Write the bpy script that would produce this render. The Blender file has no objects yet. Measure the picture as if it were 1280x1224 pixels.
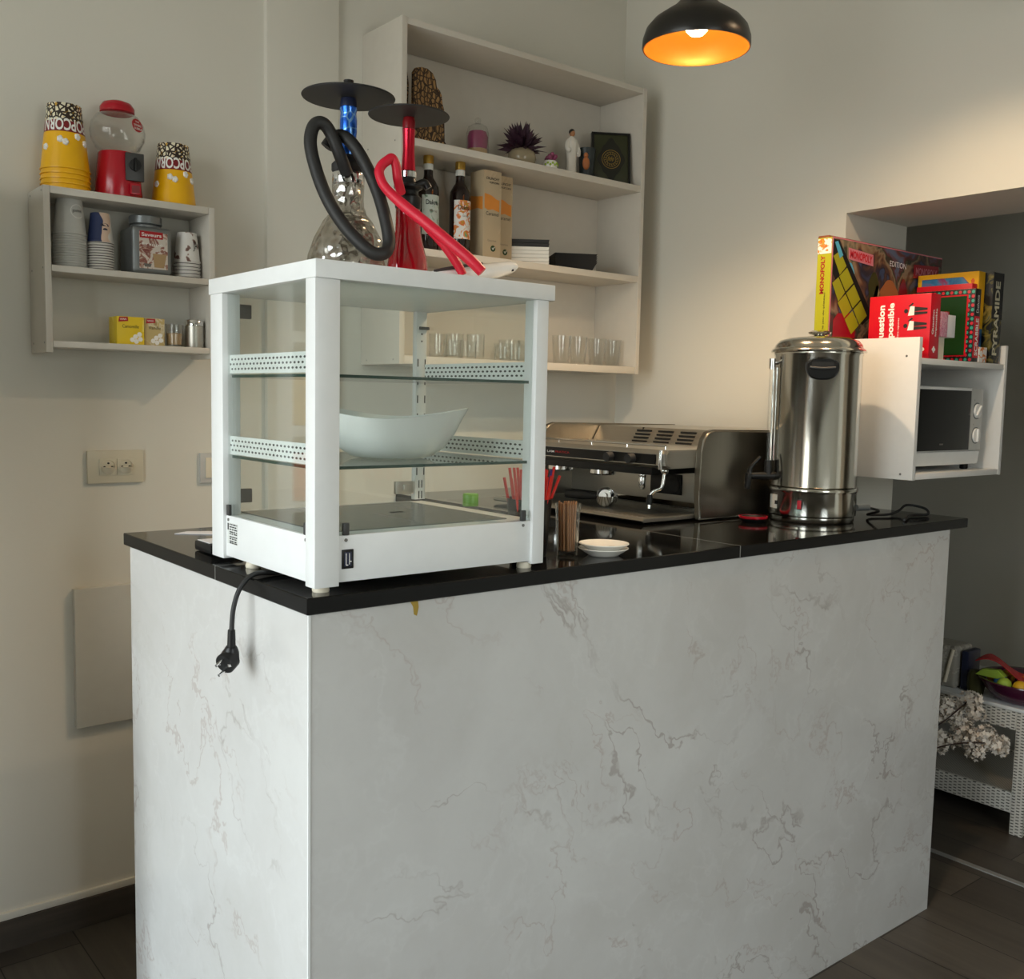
import bpy, bmesh, math, random
from mathutils import Vector, Matrix
PI = math.pi
random.seed(7)
S = bpy.context.scene
COL = S.collection

# ------------------------------------------------------------------ materials
MATS = {}
def srgb(h):
    if isinstance(h, str):
        c = [int(h[i:i+2], 16)/255 for i in (0, 2, 4)]
    else:
        c = [v/255 for v in h]
    return tuple((v/12.92 if v <= .04045 else ((v+.055)/1.055)**2.4) for v in c) + (1,)
class NT:
    def __init__(s, name):
        s.m = bpy.data.materials.new(name); s.m.use_nodes = True
        s.t = s.m.node_tree; s.t.nodes.clear()
        s.out = s.n('ShaderNodeOutputMaterial')
    def n(s, kind, **kw):
        nd = s.t.nodes.new(kind)
        for k, v in kw.items():
            if k.startswith('i_'):
                key = k[2:].replace('_', ' ')
                key = int(key) if key.isdigit() else key
                if hasattr(v, 'is_linked'): s.t.links.new(v, nd.inputs[key])
                else: nd.inputs[key].default_value = v
            else: setattr(nd, k, v)
        return nd
    def l(s, a, b): s.t.links.new(a, b)
    def math(s, op, a, b=0.0, c=None):
        nd = s.t.nodes.new('ShaderNodeMath'); nd.operation = op
        for i, v in enumerate((a, b) if c is None else (a, b, c)):
            if hasattr(v, 'is_linked'): s.t.links.new(v, nd.inputs[i])
            else: nd.inputs[i].default_value = v
        return nd.outputs[0]
    def mix(s, f, a, b):
        nd = s.t.nodes.new('ShaderNodeMix'); nd.data_type = 'RGBA'
        for i, v in ((0, f), (6, a), (7, b)):
            if hasattr(v, 'is_linked'): s.t.links.new(v, nd.inputs[i])
            else: nd.inputs[i].default_value = v
        return nd.outputs[2]
    def ramp(s, f, stops, interp='LINEAR'):
        nd = s.t.nodes.new('ShaderNodeValToRGB'); nd.color_ramp.interpolation = interp
        e = nd.color_ramp.elements
        while len(e) < len(stops): e.new(0.5)
        for el, (p, c) in zip(e, stops): el.position = p; el.color = c if len(c) == 4 else tuple(c)+(1,)
        s.l(f, nd.inputs[0]); return nd.outputs[0]
    def coord(s, kind='Object', scale=None, rot=None, loc=None):
        o = s.n('ShaderNodeTexCoord').outputs[kind]
        if scale or rot or loc:
            mp = s.n('ShaderNodeMapping'); s.l(o, mp.inputs[0])
            if scale: mp.inputs['Scale'].default_value = scale
            if rot: mp.inputs['Rotation'].default_value = rot
            if loc: mp.inputs['Location'].default_value = loc
            o = mp.outputs[0]
        return o
    def noise(s, v, scale, detail=4, rough=.5, dist=0.0, out=0):
        nd = s.n('ShaderNodeTexNoise', i_Scale=scale, i_Detail=detail, i_Roughness=rough, i_Distortion=dist)
        s.l(v, nd.inputs['Vector']); return nd.outputs[out]
    def bsdf(s, col, rough=.5, metal=0.0, spec=.5, bump=None, bstr=.2, bdist=.002, **kw):
        b = s.n('ShaderNodeBsdfPrincipled')
        for k, v in (('Base Color', col), ('Roughness', rough), ('Metallic', metal), ('Specular IOR Level', spec)):
            if hasattr(v, 'is_linked'): s.l(v, b.inputs[k])
            else: b.inputs[k].default_value = v
        for k, v in kw.items(): b.inputs[k.replace('_', ' ')].default_value = v
        if bump is not None:
            bp = s.n('ShaderNodeBump', i_Strength=bstr, i_Distance=bdist); s.l(bump, bp.inputs['Height'])
            s.l(bp.outputs[0], b.inputs['Normal'])
        s.l(b.outputs[0], s.out.inputs[0]); return b
def P(name, col, rough=.5, metal=0.0, spec=.5, noise=0.0, nscale=30, **kw):
    """plain painted / moulded surface with a trace of procedural mottling"""
    if name in MATS: return MATS[name]
    t = NT(name); c = srgb(col) if not (isinstance(col, tuple) and len(col) == 4) else col
    v = t.coord()
    f = t.noise(v, nscale, 3)
    k = noise if noise else .04
    dark = tuple(x*(1-k) for x in c[:3])+(1,); lite = tuple(min(1, x*(1+k)) for x in c[:3])+(1,)
    t.bsdf(t.mix(f, dark, lite), rough, metal, spec, **kw)
    MATS[name] = t.m; return t.m
def glassmat(name, tint=(1, 1, 1, 1), base=.0, rough=.02, ior=1.45, edge=0.0):
    """thin clear pane: see-through with a Fresnel reflection"""
    t = NT(name)
    tr = t.n('ShaderNodeBsdfTransparent', i_Color=tint)
    gl = t.n('ShaderNodeBsdfGlossy', i_Roughness=rough)
    ge = t.n('ShaderNodeNewGeometry'); dp = t.n('ShaderNodeVectorMath', operation='DOT_PRODUCT'); t.l(ge.outputs['Normal'], dp.inputs[0]); t.l(ge.outputs['Incoming'], dp.inputs[1])
    g1 = t.math('SUBTRACT', 1.0, t.math('ABSOLUTE', dp.outputs['Value'])); r0 = ((ior-1)/(ior+1))**2
    f = t.math('ADD', t.math('MULTIPLY', t.math('POWER', g1, 5.0), 1-r0), r0+base)
    if edge:
        f = t.math('ADD', f, t.math('MULTIPLY', t.math('POWER', g1, 3.0), edge))
    f = t.math('MINIMUM', f, 1.0)
    mx = t.n('ShaderNodeMixShader'); t.l(f, mx.inputs[0]); t.l(tr.outputs[0], mx.inputs[1]); t.l(gl.outputs[0], mx.inputs[2])
    t.l(mx.outputs[0], t.out.inputs[0]); MATS[name] = t.m; return t.m

def make_materials():
    # painted plaster
    t = NT('wall_paint'); v = t.coord()
    n1 = t.noise(v, 1.6, 5, .6); n2 = t.noise(v, 90, 3, .6)
    c = t.mix(n1, srgb('d6d4ca'), srgb('dedcd3'))
    sc = t.noise(t.coord(scale=(9, 9, 5)), 1.0, 6, .7)
    c = t.mix(t.math('MULTIPLY', t.math('GREATER_THAN', sc, .735), .16), c, srgb('8e8778'))
    t.bsdf(c, .62, spec=.3, bump=n2, bstr=.08, bdist=.002); MATS['wall'] = t.m
    P('ceiling_paint', 'd8d4c8', .8)
    # dark grey-brown wood planks running along Y
    t = NT('floor_planks'); v = t.coord(rot=(0, 0, PI/2))
    br = t.n('ShaderNodeTexBrick', offset=.37, i_Scale=1.0, i_Mortar_Size=.0016, i_Brick_Width=1.25, i_Row_Height=.19, i_Mortar_Smooth=.1, i_Bias=0.0)
    t.l(v, br.inputs['Vector']); br.inputs['Color1'].default_value = (.0, .0, .0, 1); br.inputs['Color2'].default_value = (1, 1, 1, 1); br.inputs['Mortar'].default_value = (.5, .5, .5, 1)
    g = t.noise(t.coord(scale=(34, 1.6, 1)), 1.0, 8, .65, .6); g2 = t.noise(t.coord(scale=(6, .8, 1)), 1.2, 4, .5)
    tone = t.math('ADD', t.math('MULTIPLY', br.outputs[0], .42), t.math('MULTIPLY', g2, .58))
    c = t.ramp(tone, [(.15, srgb('463f38')), (.5, srgb('625a50')), (.85, srgb('7b7265'))])
    c = t.mix(t.math('MULTIPLY', t.math('SUBTRACT', 1.0, g), .75), c, srgb('332e29'))
    c = t.mix(br.outputs['Fac'], c, srgb('1c1916'))
    t.bsdf(c, .42, spec=.35, bump=g, bstr=.1, bdist=.001); MATS['floor'] = t.m
    # skirting board, darker wood
    t = NT('skirting_wood'); g = t.noise(t.coord(scale=(1.5, 30, 30)), 1.0, 6, .6)
    t.bsdf(t.ramp(g, [(.2, srgb('3a332d')), (.8, srgb('564d44'))]), .5); MATS['skirting'] = t.m
    # polished marble-effect panel
    t = NT('marble_panel'); v = t.coord(); rv = t.coord(rot=(-.55, -.62, .4))
    w = t.noise(v, 1.7, 6, .62, out=1)
    wv = t.n('ShaderNodeVectorMath', operation='SCALE'); t.l(w, wv.inputs[0]); wv.inputs['Scale'].default_value = .55
    av = t.n('ShaderNodeVectorMath', operation='ADD'); t.l(rv, av.inputs[0]); t.l(wv.outputs[0], av.inputs[1])
    def vein(scale, width, seedloc, stretch=(1, 1, 1)):
        mp = t.n('ShaderNodeMapping'); t.l(av.outputs[0], mp.inputs[0]); mp.inputs['Location'].default_value = seedloc; mp.inputs['Scale'].default_value = stretch
        n = t.noise(mp.outputs[0], scale, 5, .55, .3)
        d = t.math('ABSOLUTE', t.math('SUBTRACT', n, .5))
        return t.math('SUBTRACT', 1.0, t.math('SMOOTHSTEP' if False else 'MINIMUM', t.math('DIVIDE', d, width), 1.0))
    base = t.ramp(t.noise(av.outputs[0], 2.2, 7, .6), [(.25, srgb('bdbbb7')), (.5, srgb('c8c7c5')), (.75, srgb('d2d2d0'))])
    patch = t.noise(v, 1.3, 3, .5)
    v1 = t.math('MULTIPLY', t.math('POWER', vein(1.15, .0085, (0, 0, 0), (.55, .8, 2.0)), 1.6), t.math('MULTIPLY', t.math('MAXIMUM', t.math('SUBTRACT', t.noise(v, 2.6, 3), .44), 0.0), 4.0))
    v2 = t.math('MULTIPLY', t.math('POWER', vein(2.3, .011, (3.1, 1.7, .4), (.8, 1, 1.5)), 2.0), t.math('MULTIPLY', t.math('MAXIMUM', t.math('SUBTRACT', t.noise(v, 3.6, 3), .46), 0.0), 4.0))
    v3 = t.math('MULTIPLY', t.math('POWER', vein(3.4, .03, (7.3, 2.2, 5.1)), 2.0), .32)
    c = t.mix(t.math('MINIMUM', t.math('MULTIPLY', v3, patch), .5), base, srgb('dfe0df'))
    c = t.mix(t.math('MINIMUM', t.math('MULTIPLY', v1, 1.1), .52), c, srgb('8f827c'))
    c = t.mix(t.math('MINIMUM', t.math('MULTIPLY', v2, .9), .36), c, srgb('a18c84'))
    sp = t.noise(v, 5.5, 5, .6)
    c = t.mix(t.math('MULTIPLY', t.math('MAXIMUM', t.math('SUBTRACT', sp, .66), 0.0), 1.6), c, srgb('9d928b'))
    t.bsdf(c, .16, spec=.42); MATS['marble'] = t.m
    # black polished worktop
    t = NT('black_stone'); n = t.noise(t.coord(), 160, 3, .6)
    t.bsdf(t.ramp(n, [(.35, (.003, .003, .003)), (.75, (.010, .010, .0095))]), .075, spec=.38); MATS['stone'] = t.m
    P('black_edge', (.007, .007, .007, 1), .38, spec=.22)
    # metals
    def brushed(name, col, rough, sx, bs=.12):
        t = NT(name); g = t.noise(t.coord(scale=sx), 1.0, 4, .6)
        c = srgb(col)
        t.bsdf(t.mix(g, tuple(x*.86 for x in c[:3])+(1,), c), t.math('ADD', rough, t.math('MULTIPLY', g, .08)), 1.0, bump=g, bstr=bs, bdist=.0004); MATS[name] = t.m
    brushed('steel', 'c6c3bb', .33, (3, 3, 160))
    brushed('steel_dark', '8f8a80', .3, (160, 4, 4))
    brushed('steel_polished', 'd2cfc6', .1, (60, 60, 1.5), .05)
    brushed('tray_steel', '8b8d89', .22, (160, 3, 3), .05)
    brushed('chrome', 'e2e2e2', .06, (5, 5, 5), .0)
    brushed('gold_cap', 'c9a653', .25, (40, 40, 5))
    P('white_laminate', 'e3e2df', .34, spec=.5)
    P('shelf_laminate', 'cfcac0', .36, spec=.45)
    P('white_metal', 'e9ebeb', .28, spec=.5)
    P('white_gloss', 'eeeeec', .12, spec=.55)
    P('porcelain', 'efece4', .1, spec=.6)
    P('ivory', 'e2d9c4', .4)
    P('outlet_cream', 'cfc9b6', .35)
    P('black_plastic', (.010, .010, .010, 1), .35, spec=.3)
    P('black_matt', (.018, .018, .019, 1), .6)
    P('dark_grey_plastic', (.045, .045, .045, 1), .4)
    P('hole_black', (.004, .004, .004, 1), .6)
    P('red_plastic', (.42, .006, .018, 1), .22)
    P('red_dark', (.2, .006, .01, 1), .3)
    P('grey_metallic', '7d8182', .38, .55)
    P('screw_steel', '8d8d8b', .35, .9)
    P('paper_white', 'e8e6ea', .7); P('paper_label', 'd9dcd8', .55)
    P('ink_black', (.01, .01, .01, 1), .6); P('ink_white', 'f0eeea', .5); P('ink_red', 'b0121c', .5); P('ink_grey', '6c6a66', .6)
    P('gold_ink', 'a98a3c', .35, .3)
    glassmat('pane_glass', (.968, .985, .977, 1), .015)
    glassmat('shelf_glass', (.90, .96, .94, 1), .02)
    glassmat('drink_glass', (.965, .97, .965, 1), .01, edge=.5, ior=1.48)
    glassmat('clear_plastic', (.985, .985, .98, 1), .0, edge=.22, rough=.06, ior=1.4)
    P('glass_edge', '0d3a30', .1)
    glassmat('street_glass', (.97, .985, .98, 1), .0)
    # crystal hookah bowl
    t = NT('cut_crystal'); vo = t.n('ShaderNodeTexVoronoi', i_Scale=62.0, feature='F1'); t.l(t.coord(), vo.inputs['Vector'])
    tr = t.n('ShaderNodeBsdfTransparent', i_Color=(.80, .78, .74, 1)); gl = t.n('ShaderNodeBsdfGlossy', i_Roughness=.08)
    bp = t.n('ShaderNodeBump', i_Strength=.9, i_Distance=.004); t.l(vo.outputs[0], bp.inputs['Height']); t.l(bp.outputs[0], gl.inputs['Normal'])
    mx = t.n('ShaderNodeMixShader'); t.l(t.math('ADD', t.math('MULTIPLY', vo.outputs[0], .42), .10), mx.inputs[0]); t.l(tr.outputs[0], mx.inputs[1]); t.l(gl.outputs[0], mx.inputs[2]); t.l(mx.outputs[0], t.out.inputs[0]); MATS['crystal'] = t.m
    # translucent red glass
    t = NT('red_glass'); t.bsdf((.36, .004, .012, 1), .05, spec=.7, Coat_Weight=.6, Coat_Roughness=.03); MATS['red_glass'] = t.m
    t = NT('red_anodised'); t.bsdf((.52, .01, .03, 1), .2, .75); MATS['red_anodised'] = t.m
    t = NT('blue_anodised'); vo = t.n('ShaderNodeTexVoronoi', i_Scale=46.0, feature='DISTANCE_TO_EDGE'); t.l(t.coord(), vo.inputs['Vector'])
    t.bsdf(t.mix(t.math('LESS_THAN', vo.outputs[0], .05), (.02, .13, .62, 1), (.2, .42, .8, 1)), .22, .7); MATS['blue_anodised'] = t.m
    P('red_silicone', (.62, .004, .03, 1), .45); P('black_silicone', (.012, .012, .012, 1), .55)
    # perforated white rail
    t = NT('perforated_white'); v = t.coord(); sx = t.n('ShaderNodeSeparateXYZ'); t.l(v, sx.inputs[0])
    row = t.math('ADD', t.math('MULTIPLY', sx.outputs[2], 118.0), .5); rid = t.math('FLOOR', row)
    yy = t.math('ADD', t.math('MULTIPLY', sx.outputs[1], 72.0), t.math('MULTIPLY', rid, .5))
    a = t.math('SUBTRACT', t.math('FRACT', yy), .5); b = t.math('SUBTRACT', t.math('FRACT', row), .5)
    d = t.math('ADD', t.math('MULTIPLY', a, a), t.math('MULTIPLY', t.math('MULTIPLY', b, b), 1.5))
    hole = t.math('LESS_THAN', d, .080)
    inb = t.math('MULTIPLY', t.math('GREATER_THAN', sx.outputs[2], -.0131), t.math('LESS_THAN', sx.outputs[2], .0131))
    t.bsdf(t.mix(t.math('MULTIPLY', hole, inb), srgb('e9edeb'), srgb('2e3431')), .35); MATS['perforated'] = t.m
    # woven plastic (wicker look)
    t = NT('woven_plastic'); v = t.coord(); sx = t.n('ShaderNodeSeparateXYZ'); t.l(v, sx.inputs[0])
    u = t.math('ADD', sx.outputs[0], sx.outputs[1]); row = t.math('MULTIPLY', sx.outputs[2], 95.0)
    row = t.math('ADD', row, t.math('MULTIPLY', sx.outputs[0], 0.0))
    col = t.math('MULTIPLY', u, 60.0); rid = t.math('FLOOR', col)
    a = t.math('FRACT', t.math('ADD', row, t.math('MULTIPLY', rid, .5))); b = t.math('FRACT', col)
    slot = t.math('MULTIPLY', t.math('LESS_THAN', a, .32), t.math('MULTIPLY', t.math('GREATER_THAN', b, .2), t.math('LESS_THAN', b, .85)))
    t.bsdf(t.mix(slot, srgb('d9d6cd'), srgb('4b4843')), .45, bump=t.math('MULTIPLY', slot, -1.0), bstr=.6, bdist=.002); MATS['woven'] = t.m
    t = NT('woven_shelf'); v = t.coord(scale=(160, 160, 160)); ck = t.n('ShaderNodeTexChecker', i_Scale=1.0); t.l(v, ck.inputs[0])
    t.bsdf(t.mix(ck.outputs[1], srgb('8f8d86'), srgb('b9b6ad')), .5); MATS['woven_shelf'] = t.m
    # carved wood
    t = NT('carved_wood'); v = t.coord(); vo = t.n('ShaderNodeTexVoronoi', i_Scale=58.0, feature='DISTANCE_TO_EDGE', i_Randomness=1.0); t.l(v, vo.inputs['Vector'])
    wv = t.n('ShaderNodeTexWave', i_Scale=24.0, i_Distortion=9.0, i_Detail=2.0); t.l(v, wv.inputs[0])
    cut = t.math('MAXIMUM', t.math('LESS_THAN', vo.outputs[0], .09), t.math('MULTIPLY', t.math('LESS_THAN', wv.outputs[1], .3), .8))
    c = t.mix(cut, t.ramp(t.noise(v, 20, 3), [(.3, srgb('8d6a3f')), (.7, srgb('b48d57'))]), srgb('352313'))
    t.bsdf(c, .6, bump=t.math('SUBTRACT', 1.0, cut), bstr=.8, bdist=.003); MATS['carved'] = t.m
    t = NT('box_wood'); g = t.noise(t.coord(scale=(4, 60, 60)), 1.0, 6, .6); t.bsdf(t.ramp(g, [(.2, srgb('6d3519')), (.8, srgb('a05a2f'))]), .4); MATS['box_wood'] = t.m
    t = NT('stick_wood'); g = t.noise(t.coord(scale=(300, 300, 8)), 1.0, 3, .6); t.bsdf(t.ramp(g, [(.2, srgb('8a5f3e')), (.8, srgb('bd8c62'))]), .6); MATS['stick_wood'] = t.m
    # popcorn bucket print: yellow wall, dark red band, popcorn pattern above
    t = NT('popcorn_print'); v = t.coord(); sx = t.n('ShaderNodeSeparateXYZ'); t.l(v, sx.inputs[0])
    vo = t.n('ShaderNodeTexVoronoi', i_Scale=95.0, feature='DISTANCE_TO_EDGE'); t.l(v, vo.inputs['Vector'])
    vb = t.n('ShaderNodeTexVoronoi', i_Scale=95.0); t.l(v, vb.inputs['Vector'])
    pc = t.mix(t.math('LESS_THAN', vo.outputs[0], .16), srgb('e9e2c8'), srgb('2a1a10'))
    pc = t.mix(t.math('GREATER_THAN', t.noise(v, 110, 2), .62), pc, srgb('c79a2a'))
    z = sx.outputs[2]
    ker = t.n('ShaderNodeTexVoronoi', i_Scale=26.0); t.l(v, ker.inputs['Vector'])
    ye = srgb('f2b709')
    c = t.mix(t.math('GREATER_THAN', z, .087), ye, srgb('7d0f1c'))
    c = t.mix(t.math('GREATER_THAN', t.math('ADD', z, t.math('MULTIPLY', t.noise(v, 60, 2), .008)), .117), c, pc)
    t.bsdf(c, .3, spec=.5); MATS['popcorn_print'] = t.m
    P('yellow_card', 'f2b709', .3)
    # cup prints
    t = NT('grey_ribbed_cup'); t.bsdf(t.mix(t.noise(t.coord(), 40), srgb('b9bab6'), srgb('c9cac6')), .5); MATS['cup_grey'] = t.m
    t = NT('blue_peach_cup'); v = t.coord(); n = t.noise(v, 26, 1, .4)
    sx = t.n('ShaderNodeSeparateXYZ'); t.l(v, sx.inputs[0])
    k = t.math('ADD', t.math('MULTIPLY', sx.outputs[0], 26.0), n)
    t.bsdf(t.ramp(k, [(0, srgb('26345f')), (.3, srgb('26345f')), (.33, srgb('ddc3ae')), (.9, srgb('ddc3ae')), (1, srgb('e5e2dc'))], 'LINEAR'), .5); MATS['cup_blue'] = t.m
    t = NT('white_brown_cup'); v = t.coord(); n = t.noise(v, 34, 2, .5)
    t.bsdf(t.ramp(n, [(.36, srgb('6b4a40')), (.40, srgb('9a7d73')), (.42, srgb('e6e2dd')), (1, srgb('ece9e5'))]), .5); MATS['cup_white'] = t.m
    t = NT('dark_line_cup'); sx = t.n('ShaderNodeSeparateXYZ'); t.l(t.coord(), sx.inputs[0])
    ln = t.math('MULTIPLY', t.math('GREATER_THAN', sx.outputs[2], .0034), t.math('LESS_THAN', sx.outputs[2], .0052))
    t.bsdf(t.mix(ln, srgb('dedbd6'), srgb('3a2c30')), .5); MATS['cup_rims'] = t.m
    # bottle art
    def blobs(name, base, cols, scale, seed=0.0, thr=.5):
        t = NT(name); v = t.coord(loc=(seed, seed*.7, seed*.3))
        n = t.noise(v, scale, 3, .55, 1.2)
        st = [(0, srgb(base)), (thr, srgb(base))]
        for i, c in enumerate(cols): st.append((thr+.02+(1-thr)*.5*i/max(1, len(cols)), srgb(c)))
        t.bsdf(t.ramp(n, st), .4); MATS[name] = t.m
    blobs('label_orange', 'e6e3e0', ['e49a5a', 'd9642c', 'c2a51e', '6e9c7c'], 42, .3, .52)
    blobs('label_green', 'c4cdc6', ['9db3a3', '5d7c66', 'b9605a'], 36, 1.3, .56)
    blobs('carton_kraft', 'b9a78a', ['c2b092', 'b4a184'], 14, .6, .6)
    blobs('canister_label', 'd6ccc2', ['b38a77', '7d3a35', 'c7b5a6', '8b6a58'], 40, 2.2, .5)
    blobs('tea_yellow', 'e7c71d', ['efd84a', 'e9e2a0'], 30, .2, .6)
    blobs('tea_tan', 'c3ad74', ['d9cfae', 'a88e58'], 36, .9, .52)
    blobs('game_art', '3c4664', ['2a2430', '6d4a35', '8f7a62', '2b3b2e', '63302f', '59647e'], 6.5, .5, .36)
    blobs('game_art_blue', '3a2458', ['234f86', '2f7aa8', '8e3a66'], 12, 3.5, .38)
    blobs('pyramid_art', '121114', ['1f2a20', '6f6224', '8d7c3c', '4c5a4a'], 22, 6.5, .5)
    blobs('plastic_wrap', '9c988e', ['b9b5aa', '857f76'], 22, 4.5, .5)
    blobs('toy_pink', 'd98aa3', ['e9c0cc', 'c4688a'], 60, 5.5, .5)
    P('game_red', 'cf1026', .32); P('game_red_dark', '9d0b20', .34); P('game_green', '123c17', .3); P('game_olive', 'a9a81e', .4); P('game_yellow', 'e8b018', .35)
    P('game_pink_edge', 'd77f8c', .4); P('game_skyblue', '5db6d8', .4); P('game_purple', '4a2468', .4)
    t = NT('dotted_border'); v = t.coord(); sx = t.n('ShaderNodeSeparateXYZ'); t.l(v, sx.inputs[0])
    a = t.math('MULTIPLY', sx.outputs[1], 78.0); b = t.math('MULTIPLY', sx.outputs[2], 78.0)
    fa = t.math('SUBTRACT', t.math('FRACT', a), .5); fb = t.math('SUBTRACT', t.math('FRACT', b), .5)
    dd = t.math('ADD', t.math('MULTIPLY', fa, fa), t.math('MULTIPLY', fb, fb))
    par = t.math('FRACT', t.math('MULTIPLY', t.math('ADD', t.math('FLOOR', a), t.math('FLOOR', b)), .5))
    dc = t.mix(t.math('GREATER_THAN', par, .25), srgb('2f9a86'), srgb('c81f33'))
    t.bsdf(t.mix(t.math('LESS_THAN', dd, .13), srgb('1b1a18'), dc), .35); MATS['dotted_border'] = t.m
    # lamp
    P('lamp_black', (.012, .011, .010, 1), .32)
    t = NT('lamp_gold'); t.bsdf((.62, .23, .018, 1), .42, .35); MATS['lamp_gold'] = t.m
    t = NT('lit_bulb'); e = t.n('ShaderNodeEmission', i_Color=(1, .80, .52, 1), i_Strength=34.0); t.l(e.outputs[0], t.out.inputs[0]); MATS['bulb'] = t.m
    # foliage, flowers, bowls
    P('purple_leaf', '3d2333', .6, noise=.3, nscale=60); P('blossom_white', 'efe6da', .7, noise=.08, nscale=80); P('twig', '35231b', .7)
    P('glazed_pot', '9c8f74', .15, noise=.2, nscale=25); P('purple_bowl', '4c1a35', .18)
    P('green_plastic', '6fae1c', .3); P('red_cloth', 'b8262b', .7); P('lime', 'a9c94a', .5); P('blue_toy', '3d7fb5', .4); P('yellow_toy', 'e6b325', .4); P('orange_toy', 'd0632a', .4); P('olive_dark', '3b3a10', .6)
    P('orange_can', 'd9622f', .25, .3); P('yellow_can', 'd6a631', .25, .3)
    P('syrup_dark', (.010, .004, .004, 1), .06, spec=.6)
    P('candle_pink', '8f3f63', .3, noise=.25, nscale=60); P('candle_sand', 'b0936a', .5)
    P('robe_white', 'dcd8cf', .6); P('skin_tan', 'a9764e', .6); P('hair_dark', (.01, .008, .006, 1), .6); P('orange_clay', 'b0693a', .5); P('petrol_dark', (.012, .02, .022, 1), .4)
    P('book_green', '2c3018', .4); P('book_emblem', '14170e', .4)
    P('navy', '1d2440', .4)
    P('trim_grey', '8b8a86', .5)
make_materials()
M = MATS

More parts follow.
